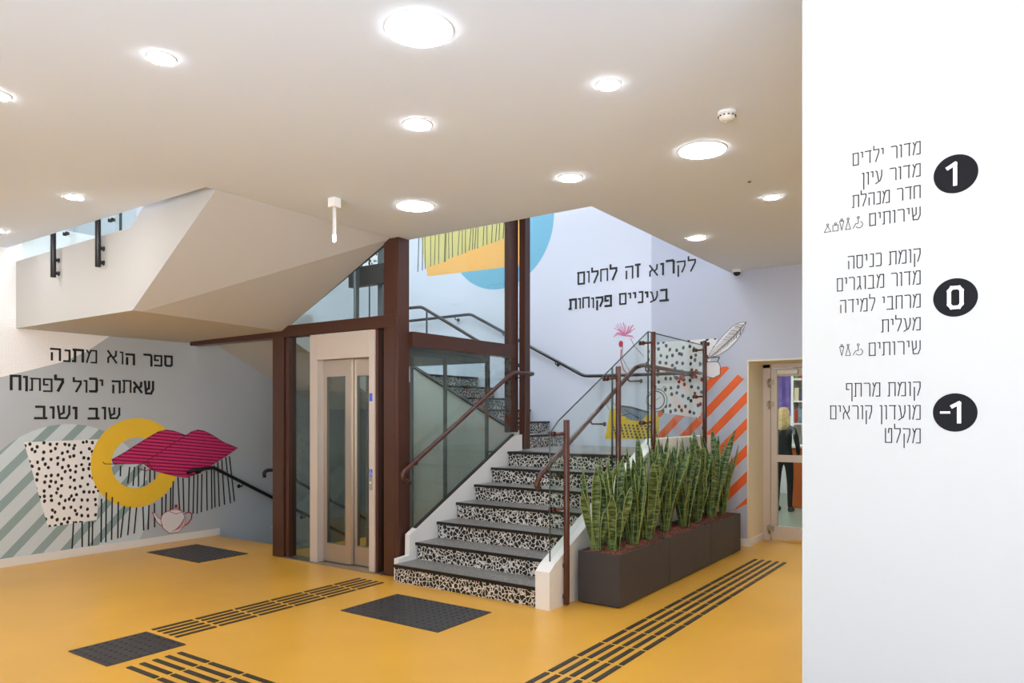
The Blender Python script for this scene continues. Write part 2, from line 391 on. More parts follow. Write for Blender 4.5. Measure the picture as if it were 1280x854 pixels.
# ------------------------------------------------------------------ the room beyond the door
b = MB(); b.box(-6.0, 1.5, BY + .75, 14.2, -.2, -.005)
struct('floor_library', b, M['lib_floor'], 'grey green floor beyond the glass door', 'floor')
b = MB(); b.box(-6.2, -6.0, 9.0, 14.2, -.2, 3); b.box(1.5, 1.7, 9.0, 14.2, -.2, 3); b.box(-6.2, 1.7, 14.2, 14.4, -.2, 3); b.box(-6.2, -2.6, 9.0, 9.1, -.2, 3); b.box(-1.44, 1.7, 9.0, 9.1, -.2, 3)
struct('wall_library', b, M['white'], 'white walls of the room beyond the door', 'wall')
struct('ceiling_library', MB().box(-6.2, 1.7, 9.0, 14.4, 3, 3.1), M['ceiling'], 'ceiling of the room beyond the door', 'ceiling')

# ------------------------------------------------------------------ stairs
# lower flight with black and white terrazzo
NY = [4.74, 5.03, 5.33, 5.62, 5.91, 6.20, 6.50]; RZ = .155
st = thing('staircase', 'lower stair flight in black-and-white terrazzo rising from the yellow floor', 'staircase', (-3.83, 5.6, 0))
for i, y in enumerate(NY):
    x0 = -4.60
    y1 = NY[i + 1] + .02 if i < 6 else 6.62
    b = MB(); z0, z1 = RZ * i, RZ * (i + 1)
    b.box(x0, -3.082, y + .02, y1, z0 - (.0 if i == 0 else .03), z1 - .022, 0)
    b.box(x0, -3.082, y, y1, z1 - .022, z1, 1)
    s_ = b.build('step', [M['riser'], M['tread']], st)
    MB().box(x0 - .001, -3.081, y - .004, y + .012, z1 - .024, z1 + .002).build('nosing', M['nosing'], s_)
b = MB()                                    # right-hand white stringer, continuing as the landing kerb
prof = [(4.72, 0), (4.72, .29), (4.80, .345), (6.74, 1.25), (8.295, 1.25), (8.295, 0)]
b.prism([(-3.08, y, z) for y, z in prof], [(-2.95, y, z) for y, z in prof])
b.build('stringer', M['white'], st)
b = MB()                                    # left-hand stringer beside the lift shaft
prof = [(4.81, .0), (4.81, .19), (4.95, .20), (4.955, .39), (6.60, 1.245), (6.79, 1.265), (6.79, .6)]
b.prism([(-4.66, y, z) for y, z in prof], [(-4.605, y, z) for y, z in prof])
b.build('stringer', M['white'], st)
# landing
b = MB(); b.box(-4.88, -3.085, 6.6, BY - .005, .9, 1.063, 0); b.box(-4.88, -3.085, 6.52, BY - .005, 1.063, 1.085, 1)
b.box(-4.86, -3.09, 6.7, 6.8, 0, .9, 0)
tag(b.build('stair_landing', [M['white'], M['tread']]), 'flat stair landing between lower and middle flights by back wall', 'landing')
# middle flight, rising to the left along the back wall
st2 = thing('staircase', 'middle stair flight rising left along the back wall behind the lift', 'staircase', (-5.6, 7.65, 1.085))
for i in range(6):
    x = -4.88 - .3 * i; z0 = 1.085 + RZ * i; z1 = z0 + RZ
    xl = x - .32 if i < 5 else -6.75
    b = MB(); b.box(xl, x - .02, 7.02, BY - .012, z0 - .03, z1 - .022, 0); b.box(xl, x, 7.02, BY - .012, z1 - .022, z1, 1)
    s_ = b.build('step', [M['riser'], M['tread']], st2)
    MB().box(x - .012, x + .004, 7.019, BY - .011, z1 - .024, z1 + .002).build('nosing', M['nosing'], s_)
b = MB(); prof = [(-4.78, .0), (-4.78, 1.30), (-4.90, 1.33), (-6.50, 2.14), (-6.75, 2.14), (-6.75, 0)]
b.prism([(x, 6.94, z) for x, z in prof], [(x, 7.015, z) for x, z in prof]); b.build('stringer', M['white'], st2)
b = MB(); prof = [(-4.90, 1.345), (-6.50, 2.155), (-6.50, 2.135), (-4.90, 1.325)]
b.prism([(x, 6.925, z) for x, z in prof], [(x, 7.016, z) for x, z in prof]); b.build('edge_trim', M['dark_trim'], st2)
b = MB(); prof = [(-4.89, .95), (-6.4, 1.72), (-6.4, 1.85), (-4.89, 1.06)]
b.prism([(x, 7.02, z) for x, z in prof], [(x, BY - .012, z) for x, z in prof]); b.build('slab', M['white'], st2)
# side flight along the left wall
b = MB(); prof = [(5.32, 2.34), (6.9, 1.56), (BY - .01, 1.56), (BY - .01, 2.015), (6.55, 2.015), (6.55, 2.17), (6.25, 2.17), (6.25, 2.325), (5.95, 2.325), (5.95, 2.48), (5.65, 2.48), (5.65, 2.635), (5.02, 2.635), (5.02, 2.34)]
b.prism([(LX + .005, y, z) for y, z in prof], [(-6.76, y, z) for y, z in prof])
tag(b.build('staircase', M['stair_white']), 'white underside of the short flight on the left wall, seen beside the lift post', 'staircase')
# top flight: sloped soffit that meets the ceiling
st4 = thing('staircase', 'white top stair flight whose sloping underside meets the ceiling at left', 'staircase', (-6.5, 4.0, 2.34))
fr = [(LX + .005, 2.34), (-5.95, 2.34), (-4.802, 3.118), (-4.802, 3.46), (-6.1, 2.62), (LX + .005, 2.62)]
bk = [(LX + .005, 2.34), (-6.35, 2.36), (-4.802, 3.118), (-4.802, 3.46), (-6.1, 2.62), (LX + .005, 2.62)]
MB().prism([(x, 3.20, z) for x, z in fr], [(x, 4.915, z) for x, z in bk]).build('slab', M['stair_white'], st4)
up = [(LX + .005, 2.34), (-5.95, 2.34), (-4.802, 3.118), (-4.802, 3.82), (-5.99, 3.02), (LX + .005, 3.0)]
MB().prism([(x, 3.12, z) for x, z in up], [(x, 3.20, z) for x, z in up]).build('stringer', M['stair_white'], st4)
for i in range(6):
    xe = -6.1 + (i + 1) * .215
    MB().box(xe - .215, xe, 3.21, 4.9, max(2.62, 2.36 + (xe + 5.95) * .678 + .04, 2.36 + (xe + 6.35) * .49 + .05), 2.62 + .13 * (i + 1)).build('step', M['tread'], st4)
# basement flight
st5 = thing('staircase', 'basement stair flight going down beside the left wall', 'staircase', (-7.3, 6.0, -1))
for i in range(9):
    MB().box(LX + .01, -6.56, 5.31 + .28 * i, 5.31 + .28 * (i + 1), -2.59, -.155 * (i + 1)).build('step', M['tread'], st5)

# ------------------------------------------------------------------ lift in its glazed shaft
lift = thing('elevator', 'glass elevator shaft in brown steel frame with steel doors', 'elevator', (-5.6, 5.8, 0))
def part(name, m, parent, *boxes, bev=0.0):
    b = MB()
    for q in boxes: b.box(*q, bev=bev)
    return b.build(name, m, parent)
part('post', M['brown'], lift, (-6.49, -6.31, 4.88, 5.02, 0, 2.30), bev=.006)
part('post', M['brown'], lift, (-4.875, -4.735, 4.895, 5.045, 0, H - .003), (-4.735, -4.69, 4.895, 5.045, 0, H - .003), bev=.006)
part('post', M['brown'], lift, (-4.73, -4.65, 6.62, 6.78, 1.29, 5.6), (-4.655, -4.57, 6.80, 6.90, 1.10, 5.6), bev=.005)
part('post', M['brown'], lift, (-6.49, -6.39, 6.8, 6.92, 0, 1.9), bev=.005)
part('beam', M['brown'], lift, (-8.03, -4.70, 4.885, 5.015, 2.295, 2.412), bev=.005)
part('beam', M['brown'], lift, (-4.745, -4.64, 5.045, 6.72, 2.122, 2.262), bev=.005)
part('mullion', M['brown'], lift, (-6.30, -6.25, 4.90, 5.0, 0.0, 2.295), bev=.003)
part('mullion', M['brown'], lift, (-4.99, -4.955, 4.9, 5.0, 0, 2.295), bev=.003)
b = MB(); pr_ = [(-6.50, 2.412), (-4.96, 3.112), (-4.885, 3.112), (-6.38, 2.412)]
b.prism([(x, 4.919, z) for x, z in pr_], [(x, 4.99, z) for x, z in pr_]); b.build('brace', M['dark_trim'], lift)
part('glass_panel', M['shaft_glass'], lift, (-6.25, -5.90, 4.945, 4.957, .03, 2.29))
part('glass_panel', M['shaft_glass'], lift, (-4.955, -4.875, 4.945, 4.957, .03, 2.29))
b = MB(); tr = [(-6.36, 2.412), (-4.88, 2.412), (-4.88, 3.11)]
b.prism([(x, 4.945, z) for x, z in tr], [(x, 4.957, z) for x, z in tr]); b.build('glass_panel', M['shaft_glass'], lift)
b = MB(); tr = [(5.045, .43), (6.62, 1.255), (6.62, 2.122), (5.045, 2.122)]
b.prism([(-4.65, y, z) for y, z in tr], [(-4.638, y, z) for y, z in tr]); b.build('glass_panel', M['shaft_glass'], lift)
b = MB(); tr = [(5.045, .43), (6.63, 1.255), (6.63, 1.278), (5.045, .453)]
b.prism([(-4.64, y, z) for y, z in tr], [(-4.606, y, z) for y, z in tr]); b.build('edge_trim', M['dark_trim'], lift)
part('glass_panel', M['glass'], lift, (-4.695, -4.683, 5.06, 6.62, 2.262, 5.5))
part('glass_panel', M['shaft_glass'], lift, (-6.43, -6.418, 5.02, 6.8, .03, 1.75))
part('threshold', M['steel'], lift, (-6.30, -4.88, 4.86, 5.02, 0.0005, .012))
fr_ = lift
part('door_frame', M['steel_paint'], lift, (-5.90, -5.79, 4.885, 5.0, .012, 2.29), (-5.06, -4.985, 4.885, 5.0, .012, 2.29), (-5.79, -5.06, 4.885, 5.0, 2.035, 2.29), bev=.003)
def lift_door(x0, x1, g0, g1, y):
    b = MB(); y1 = y + .035
    b.box(x0, g0, y, y1, .02, 2.03); b.box(g1, x1, y, y1, .02, 2.03); b.box(g0, g1, y, y1, .02, .20); b.box(g0, g1, y, y1, 1.87, 2.03)
    o = b.build('door', M['steel'], lift)
    MB().box(g0, g1, y + .012, y + .022, .20, 1.87).build('glass_pane', M['door_glass'], o)
    b = MB()
    for q in ((g0, g0 + .008, .2, 1.87), (g1 - .008, g1, .2, 1.87), (g0, g1, .2, .208), (g0, g1, 1.862, 1.87)): b.box(q[0], q[1], y - .003, y + .004, q[2], q[3])
    b.build('bead', M['grey_metal'], o)
lift_door(-5.81, -5.39, -5.735, -5.465, 4.965)
lift_door(-5.43, -5.03, -5.345, -5.11, 5.005)
pl = part('call_plate', M['steel'], lift, (-5.048, -5.012, 4.878, 4.886, .78, .90), bev=.002)
MB().lathe([(.010, 4.872), (.010, 4.879)], (-5.03, 0, .85), 'y', 14).build('button', M['plastic'], pl)
part('sticker', M['sticker_blue'], lift, (-5.05, -5.012, 4.882, 4.8855, 1.615, 1.69))['label'] = 'small blue sticker'
ws = part('sticker', M['sticker_blue'], lift, (-5.05, -5.012, 4.882, 4.8855, .905, .975)); ws['label'] = 'blue wheelchair sign'
b = MB(); 
def chair_sign(b, cx, cz, s, y0, y1, wd):
    pts = [[(-.05, .32), (-.05, 0), (.18, 0), (.28, -.28), (.38, -.26)], [(-.05, .18), (.15, .18)]]
    for pl_ in pts:
        for a, c in zip(pl_, pl_[1:]): rib(b, a, c, cx, cz, s, y0, y1, wd)
    for r_, n_, a0, a1 in ((.24, 14, 2.2, 6.0), (.06, 10, 0, 6.2832)):
        cc = (0, -.16) if r_ > .1 else (-.05, .44)
        arc = [(cc[0] + r_ * math.cos(a0 + (a1 - a0) * k / n_), cc[1] + r_ * math.sin(a0 + (a1 - a0) * k / n_)) for k in range(n_ + 1)]
        for a, c in zip(arc, arc[1:]): rib(b, a, c, cx, cz, s, y0, y1, wd)
def rib(b, a, c, cx, cz, s, y0, y1, wd):
    a = Vector((cx + a[0] * s, cz + a[1] * s)); c = Vector((cx + c[0] * s, cz + c[1] * s)); t = (c - a)
    if t.length < 1e-6: return
    t.normalize(); n = Vector((-t.y, t.x)) * wd / 2; a -= t * wd / 2.5; c += t * wd / 2.5
    q = [a + n, c + n, c - n, a - n]
    b.prism([(p.x, y0, p.y) for p in q], [(p.x, y1, p.y) for p in q])
chair_sign(b, -5.031, .938, .055, 4.8805, 4.882, .004); b.build('wheelchair_mark', M['plastic'], ws)
# car and guide rails inside the shaft
car = part('car_floor', M['grey_metal'], lift, (-6.0, -4.85, 5.06, 6.5, .0, .03))
part('car_roof', M['grey_metal'], lift, (-6.0, -4.85, 5.06, 6.5, 2.06, 2.15))
part('car_frame', M['grey_metal'], lift, *[(x, x + .03, y, y + .03, .03, 2.06) for x in (-6.0, -4.88) for y in (5.06, 5.75, 6.46)])
part('car_panel', M['glass'], lift, (-5.97, -4.88, 6.47, 6.478, .03, 2.06))
part('guide_rail', M['grey_metal'], lift, (-6.20, -6.16, 5.75, 5.80, 0, 5.4))
part('guide_rail', M['grey_metal'], lift, (-6.02, -5.95, 5.95, 6.02, 2.2, 5.4))
b = MB()
for x in (-6.34, -6.29, -6.10): b.tube([(x, 5.9, 2.2), (x, 5.9, 5.4)], .008, 6)
b.build('cable', M['dark_trim'], lift)
part('cross_beam', M['dark_trim'], lift, (-6.38, -5.72, 5.84, 5.92, 2.95, 3.17))

# ------------------------------------------------------------------ handrails on walls
def bracket(parent, p, d, drop=.05, r=.007, plate=None, m=None):
    """small curved bracket from rail point p to the wall in direction d"""
    p = Vector(p); d = Vector(d)
    b = MB(); b.tube([p, p + Vector((0, 0, -drop)), p + Vector((0, 0, -drop)) + d], r, 8, fillet=.03)
    e = p + Vector((0, 0, -drop)) + d; n = d.normalized()
    b.tube([e - n * .008, e], .024, 14)
    return b.build('bracket', m, parent)
hr = thing('handrail', 'black wall handrail climbing the back wall past the stair landing', 'handrail', (-5.5, 8.22, 1.9))
pts = [(-3.10, BY - .005, 1.97), (-3.12, 8.22, 1.975), (-4.36, 8.22, 1.975), (-4.62, 8.22, 1.98), (-6.46, 8.22, 2.915), (-8.10, 8.22, 2.90)]
MB().tube(pts, .021, 12, fillet=.06).build('rail', M['black_rail'], hr)
for x, z in ((-3.4, 1.975), (-5.05, 2.195), (-5.9, 2.63), (-6.75, 2.912)): bracket(hr, (x, 8.22, z), (0, BY - 8.222, 0), m=M['black_rail'])
hr = thing('handrail', 'black inner handrail of the middle flight, crossing the other behind the glass', 'handrail', (-5.9, 7.1, 2.4))
MB().tube([(-7.0, 7.1, 2.80), (-6.62, 7.1, 2.882), (-6.39, 7.1, 2.88), (-4.93, 7.1, 2.10), (-4.78, 7.1, 2.02)], .021, 12, fillet=.05).build('rail', M['black_rail'], hr)
for x, z in ((-6.3, 2.02), (-5.3, 1.5)): MB().tube([(x, 7.1, z + .2), (x, 7.1, 2.88 + (x + 6.39) * -.534)], .012, 8).build('baluster', M['black_rail'], hr)
hr = thing('handrail', 'black wall handrail beside the mural descending to the basement', 'handrail', (LX + .08, 5.9, .5))
MB().tube([(LX + .004, 4.93, .80), (LX + .06, 4.93, .815), (LX + .08, 4.97, .832), (LX + .08, 5.22, .842), (LX + .08, 7.4, -.30)], .021, 12, fillet=.04).build('rail', M['black_rail'], hr)
for y, z in ((5.05, .84), (5.62, .63), (6.6, .12)): bracket(hr, (LX + .08, y, z), (-.078, 0, 0), m=M['black_rail'])
hr = thing('handrail', 'black handrail stub curving out beside the lift post', 'handrail', (-6.95, 5.6, .5))
MB().tube([(-7.0, 5.16, .78), (-7.0, 5.15, .84), (-6.98, 5.20, .865), (-6.95, 5.30, .85), (-6.88, 7.4, -.27)], .021, 12, fillet=.03).build('rail', M['black_rail'], hr)
for y, z in ((5.4, .80), (6.5, .21)): MB().tube([(-6.93, y, -.4 - (y - 5.3) * .5), (-6.93, y, z)], .012, 8).build('baluster', M['black_rail'], hr)
hr = thing('handrail', 'brown handrail sloping up the glass lift shaft beside the steps', 'handrail', (-4.55, 5.7, 1.0))
MB().tube([(-4.585, 4.93, .87), (-4.55, 4.82, .90), (-4.55, 4.80, .965), (-4.55, 4.86, 1.0), (-4.55, 6.53, 1.945), (-4.55, 6.93, 1.95), (-4.60, 6.97, 1.945), (-4.64, 6.91, 1.94)], .022, 12, fillet=.035).build('rail', M['rail_brown'], hr)
for y in (5.0, 6.72): 
    z = 1.0 + (y - 4.86) * .566 if y < 6.5 else 1.948
    bracket(hr, (-4.55, y, z), (-.13 if y < 6 else -.10, 0, 0), m=M['rail_brown'])

# ------------------------------------------------------------------ glass balustrade of the lower flight
bal = thing('glass_balustrade', 'glass stair balustrade with four brown posts above the planters', 'balustrade', (-2.9, 6.3, 0))
GX = -3.01
def gz(y): return 1.437 + (y - 4.938) * .511
panels = [[(4.82, .30), (5.86, .80), (5.86, gz(5.86)), (4.938, 1.437), (4.82, 1.344)],
          [(5.875, .80), (6.62, 1.15), (6.62, gz(6.62)), (5.875, gz(5.875))],
          [(6.635, 1.20), (8.20, 1.20), (8.20, 2.28), (6.635, 2.30)]]
for p in panels:
    g = MB().prism([(GX - .006, y, z) for y, z in p], [(GX + .006, y, z) for y, z in p]).build('glass_panel', M['glass'], bal)
    e = MB()
    k = len(p)
    for i in range(2 if k == 4 else 2, k):      # polished top and leading edges read as dark lines
        a, c = p[i], p[(i + 1) % k]
        e.tube([(GX, a[0], a[1]), (GX, c[0], c[1])], .0058, 6)
    e.tube([(GX, p[1][0], p[1][1]), (GX, p[2][0], p[2][1])], .005, 6)
    e.build('edge', M['edge_glass'], g)
PX = -2.925
for y, zb, zt in ((4.93, .012, 1.45), (5.82, .40, 1.915), (6.56, .80, 2.286), (7.95, 1.10, 2.315)):
    b = MB(); b.lathe([(.022, zb), (.024, zb + .004), (.024, zt - .006), (.020, zt)], (PX, y, 0), seg=18)
    p = b.build('post', M['rail_brown'], bal)
    fix = [zb + .06, zb + .30] if zb < .05 else [zb + .10, zb + .24]
    for z in fix:
        MB().lathe([(.022, 0), (.022, .012), (.012, .016), (.012, .03)], (-2.9505, y, z), 'x', 16).build('fixing', M['black_rail'], p)
    for z in (zt - .10, max(zb + .75 if zb < .05 else zb + .62, 0) if zb < 1 else zt - .62):
        for dy in (-.075,):
            c = MB(); c.tube([(PX, y, z), (PX - .02, y + dy * .5, z - .005), (GX + .03, y + dy, z - .01)], .011, 8)
            c.lathe([(.021, -.024), (.021, -.007)], (GX + .03, y + dy, z - .01), 'x', 14); c.lathe([(.021, .007), (.021, .022)], (GX - .03, y + dy, z - .01), 'x', 14)
            c.build('clamp', M['rail_brown'], p)
rl = MB().tube([(-3.16, 4.90, .90), (-3.16, 4.86, .93), (-3.16, 4.90, 1.0), (-3.16, 6.66, 1.955), (-3.16, 6.84, 1.99), (-3.16, 8.12, 1.96), (-3.16, 8.20, 1.92)], .022, 12, fillet=.05).build('handrail', M['rail_brown'], bal)
for y in (5.0, 5.75, 6.5, 6.9, 7.9):
    z = 1.0 + (y - 4.9) * .5426 if y < 6.66 else 1.985
    c = MB(); c.tube([(-3.16, y, z - .01), (-3.16, y, z - .055), (GX - .006, y, z - .055)], .008, 8, fillet=.03)
    c.lathe([(.02, -.014), (.02, 0)], (GX - .007, y, z - .055), 'x', 14); c.build('bracket', M['rail_brown'], bal)

# railing on the top flight (far left, above the white face)
tr_ = thing('glass_balustrade', 'glass railing with dark posts on the white upper landing at left', 'balustrade', (-6.8, 3.15, 2.7))
for x in (-7.236, -6.416):
    p = MB().lathe([(.020, 2.738), (.023, 2.742), (.023, 3.95)], (x, 3.071, 0), seg=16).build('post', M['black_rail'], tr_)
    for z in (2.78, 2.90):
        MB().lathe([(.017, 3.090), (.017, 3.100), (.009, 3.102), (.009, 3.112), (.022, 3.114), (.022, 3.119)], (x + .0, 0, z), 'y', 14).build('fixing', M['black_rail'], p)
    for dx in (.07, .12): MB().lathe([(.016, 3.125), (.016, 3.150)], (x + dx, 0, 3.135), 'y', 12).build('clamp', M['black_rail'], p)
g = MB().box(-8.10, -6.22, 3.155, 3.167, 3.02, 3.95).build('glass_panel', M['glass'], tr_)
MB().box(-6.225, -6.213, 3.152, 3.17, 3.02, 3.95).build('edge', M['edge_glass'], g)
g = MB().box(-6.18, -5.98, 3.155, 3.167, 3.05, 3.95).build('glass_panel', M['glass'], tr_)

# ------------------------------------------------------------------ planters and snake plants
PY = [5.07, 6.03, 7.06, 7.985]
names = ['nearest charcoal planter box at the foot of the stairs', 'middle charcoal planter box of the row', 'farthest charcoal planter box, by the orange striped wall']
PXL, PXR, PZ = -2.905, -2.535, .41
for i in range(3):
    y0, y1 = PY[i] + .004, PY[i + 1] - .004
    o = thing('planter_box', names[i], 'planter', ((PXL + PXR) / 2, (y0 + y1) / 2, 0), 'charcoal planters along the stairs')
    b = MB(); t = .022
    b.box(PXL + .02, PXR - .02, y0 + .02, y1 - .02, .0, .02)
    b.box(PXL, PXR, y0, y0 + t, .012, PZ); b.box(PXL, PXR, y1 - t, y1, .012, PZ); b.box(PXL, PXL + t, y0 + t, y1 - t, .012, PZ); b.box(PXR - t, PXR, y0 + t, y1 - t, .012, PZ)
    b.box(PXL + t, PXR - t, y0 + t, y1 - t, .012, .05)
    b.build('box', M['planter'], o)
    b = MB(); nx, ny = 12, 30; rnd = random.Random(i); vv = []
    for a in range(nx + 1):
        vv.append([b.bm.verts.new((PXL + t + (PXR - PXL - 2 * t) * a / nx, y0 + t + (y1 - y0 - 2 * t) * c / ny, PZ - .022 + rnd.uniform(0, .018) + .012 * math.sin(math.pi * a / nx))) for c in range(ny + 1)])
    for a in range(nx):
        for c in range(ny): b._f([vv[a][c], vv[a + 1][c], vv[a + 1][c + 1], vv[a][c + 1]])
    for k in range(260):
        x, y = rnd.uniform(PXL + .04, PXR - .04), rnd.uniform(y0 + .04, y1 - .04); r = rnd.uniform(.006, .012)
        bmesh.ops.create_icosphere(b.bm, subdivisions=1, radius=r, matrix=Matrix.Translation((x, y, PZ - .008 + .012 * math.sin(math.pi * (x - PXL) / (PXR - PXL)))) @ Matrix.Rotation(rnd.uniform(0, 3), 4, 'Z') @ Matrix.Diagonal((1.3, .8, .7, 1)))
    b.build('mulch', M['mulch'], o)

def blade(b, uvl, base, h, wd, az, lean, twist, curl, rnd):
    n = 12; rows = []
    dirv = Vector((math.cos(az), math.sin(az), 0)); side0 = Vector((-math.sin(az), math.cos(az), 0))
    for i in range(n + 1):
        t = i / n
        c = Vector(base) + dirv * (lean * h * (t ** 1.6)) + Vector((0, 0, h * t * (1 - .12 * lean * t))) + side0 * curl * math.sin(t * 3.0) * h
        wv = wd * (0.55 + 1.1 * t - .35 * t * t) * (1 if t < .72 else max(0.02, 1 - ((t - .72) / .28) ** 1.7))
        a = twist * t; side = side0 * math.cos(a) + dirv * math.sin(a); nor = dirv * math.cos(a) - side0 * math.sin(a)
        row = []
        for k, u in enumerate((-1, -.5, 0, .5, 1)):
            row.append((b.bm.verts.new(c + side * (wv / 2 * u) + nor * (.28 * wv * (abs(u) ** 1.5) + .02 * math.sin(9 * t + u * 2) * wv)), (.5 + u / 2, t)))
        rows.append(row)
    th = -.0035
    for i in range(n):
        for k in range(4):
            q = [rows[i][k], rows[i][k + 1], rows[i + 1][k + 1], rows[i + 1][k]]
            f = b._f([v for v, _ in q], 0, True)
            if f:
                for lp, (_, uvv) in zip(f.loops, q): lp[uvl].uv = uvv
places = [ # (planter, x, y, number of blades, height)
 (0, -2.80, 5.18, 8, .74), (0, -2.69, 5.27, 7, .66), (0, -2.79, 5.44, 9, .74), (0, -2.67, 5.58, 9, .70), (0, -2.79, 5.74, 10, .84), (0, -2.68, 5.87, 9, .76),
 (1, -2.80, 6.14, 11, .90), (1, -2.72, 6.36, 11, .86), (1, -2.80, 6.58, 11, .86), (1, -2.69, 6.74, 10, .82), (1, -2.79, 6.95, 10, .88),
 (2, -2.72, 7.16, 11, .86), (2, -2.79, 7.34, 11, .92), (2, -2.68, 7.48, 11, .94), (2, -2.78, 7.66, 11, .90), (2, -2.68, 7.82, 8, .76)]
cnt = [0, 0, 0]; rowname = ['nearest', 'middle', 'farthest']; tot = [6, 5, 5]
for (pi, x, y, n, h) in places:
    k = cnt[pi]; cnt[pi] += 1
    rnd = random.Random(int(y * 1000)); b = MB(); uvl = b.bm.loops.layers.uv.new('UVMap')
    for j in range(n):
        az = 2 * math.pi * j / n + rnd.uniform(-.4, .4); hh = h * (rnd.uniform(.45, .8) if j % 3 == 0 else rnd.uniform(.78, 1.08))
        r = rnd.uniform(.012, .035)
        ln = rnd.uniform(.10, .36)
        if math.cos(az) > .3: ln *= .75
        if math.cos(az) < -.3: ln *= .5
        blade(b, uvl, (x + r * math.cos(az), y + r * math.sin(az), PZ - .03), hh, rnd.uniform(.046, .076), az, ln, rnd.uniform(-1.8, 1.8), rnd.uniform(-.05, .05), rnd)
    o = b.build('snake_plant', M['leaf'], origin=(x, y, PZ - .03))
    sm = o.modifiers.new('thickness', 'SOLIDIFY'); sm.thickness = .004
    tag(o, 'snake plant with upright banded leaves in the %s planter, %s from its near end' % (rowname[pi], ORD[k]), 'potted plant', 'snake plants in the planters')

# ------------------------------------------------------------------ tactile floor surfaces
def stud_mat(name_label, x0, x1, y0, y1, nx, ny):
    b = MB(); b.box(x0, x1, y0, y1, .0005, .006)
    for i in range(nx):
        for j in range(ny):
            b.lathe([(.0125, .006), (.011, .0095), (.007, .011)], (x0 + (i + .5) * (x1 - x0) / nx, y0 + (j + .5) * (y1 - y0) / ny, 0), seg=10)
    tag(b.build('tactile_mat', M['mat_rubber']), name_label, 'floor mat', 'studded black tactile mats')
stud_mat('studded black tactile mat on floor below the painted teapot', -7.75, -6.79, 4.22, 4.80, 16, 10)
stud_mat('studded black tactile mat at the end of the lift guide strip, frontmost at left', -4.93, -4.45, 2.18, 2.68, 8, 8)
stud_mat('studded black tactile mat on floor before the terrazzo steps', -4.255, -3.285, 3.815, 4.43, 16, 10)
def bar_proto(lx, ly):
    b = MB(); b.box(-lx / 2, lx / 2, -ly / 2, ly / 2, 0, .005, bev=.0015)
    return b
def bars(rows, lines, pos, lx, ly, lab, group):
    me = None
    for r in range(rows):
        for l in range(lines):
            x, y = pos(r, l)
            if me is None:
                o = bar_proto(lx, ly).build('guide_bar', M['bar_rubber'], origin=(0, 0, 0)); me = o
            else:
                o = me.copy(); COL.objects.link(o)
            o.location = (x, y, .0005)
            tag(o, lab(r, l), 'tactile bar', group)
dy = (4.68 - 2.715) / 6
bars(6, 5, lambda r, l: (-4.945 - .006 * (5 - r) * 0 + l * .0725, 4.68 - dy * (r + .5)), .030, dy - .03,
     lambda r, l: 'black guide bar toward the elevator, %s row from elevator, %s from left' % (ORD[r], ORD[l]), 'guide bars of the elevator strip')
bars(14, 5, lambda r, l: (-2.255 + l * .072, 7.62 - .335 * (r + .5)), .034, .305,
     lambda r, l: 'black guide bar beside the planters, %s row from door, %s from left' % (ORD[r], ORD[l]), 'guide bars of the planter strip')
bars(4, 5, lambda r, l: (-4.35 + .335 * (r + .5), 2.25 + l * .079), .305, .034,
     lambda r, l: 'guide bar in the front strip, %s row from the mat, %s line from front' % (ORD[r], ORD[l]), 'guide bars of the front strip')

# ------------------------------------------------------------------ ceiling fittings
def downlight(x, y, dia, label, group, z=H):
    o = thing('ceiling_downlight', label, 'ceiling light', (x, y, z), group)
    r = dia / 2
    MB().lathe([(r, -.001), (r, -.007), (r + .004, -.006), (r + .007, -.001)], (x, y, z), seg=40).build('frame', M['plastic'], o)
    MB().lathe([(r - .001, -.010), (r - .001, -.002)], (x, y, z), seg=40).build('diffuser', M['lamp'] if dia > .2 else M['lamp_small'], o)
G1, G2 = 'large round ceiling lights', 'small round ceiling spots'
for x, y, d_, lab in [
    (-2.087, 2.304, .28, 'large round ceiling light nearest the camera'), (-1.618, 4.354, .28, 'large round ceiling light near the smoke detector'), (-3.886, 4.244, .28, 'large round ceiling light above the foot of the stairs'),
    (-3.217, 1.819, .115, 'small ceiling spot left of the largest light'), (-1.673, 3.224, .11, 'small ceiling spot between the two large lights on the right'), (-2.78, 3.056, .15, 'small ceiling spot directly below the largest light in view'),
    (-2.552, 4.351, .155, 'small ceiling spot above the corner of the stairwell opening'), (-5.816, 2.613, .12, 'small ceiling spot at left above the stairwell edge'), (-1.543, 5.599, .108, 'small ceiling spot nearest the white pillar'),
    (-2.469, 6.501, .15, 'small ceiling spot near the security camera'), (-4.275, 1.55, .115, 'small ceiling spot cut by the left edge of the frame'), (-7.45, 2.70, .115, 'small ceiling spot at far left edge, lower of two')]:
    downlight(x, y, d_, lab, G1 if d_ > .2 else G2)
k = 0      # extra downlights added outside the frame to light the room
for x, y in [(-4.4, .3), (-2.2, -.6), (-.9, -.8), (-6.3, .9), (-6.9, 2.0), (-5.9, 1.7), (-7.2, .7), (-.4, -2.4), (-3.6, -2.2), (.6, 4.6), (-.5, 6.9), (.9, 7.6), (-.7, 5.4)]:
    downlight(x, y, .28, 'added large round ceiling light outside the view, %s of that row' % ORD[k], G1); k += 1

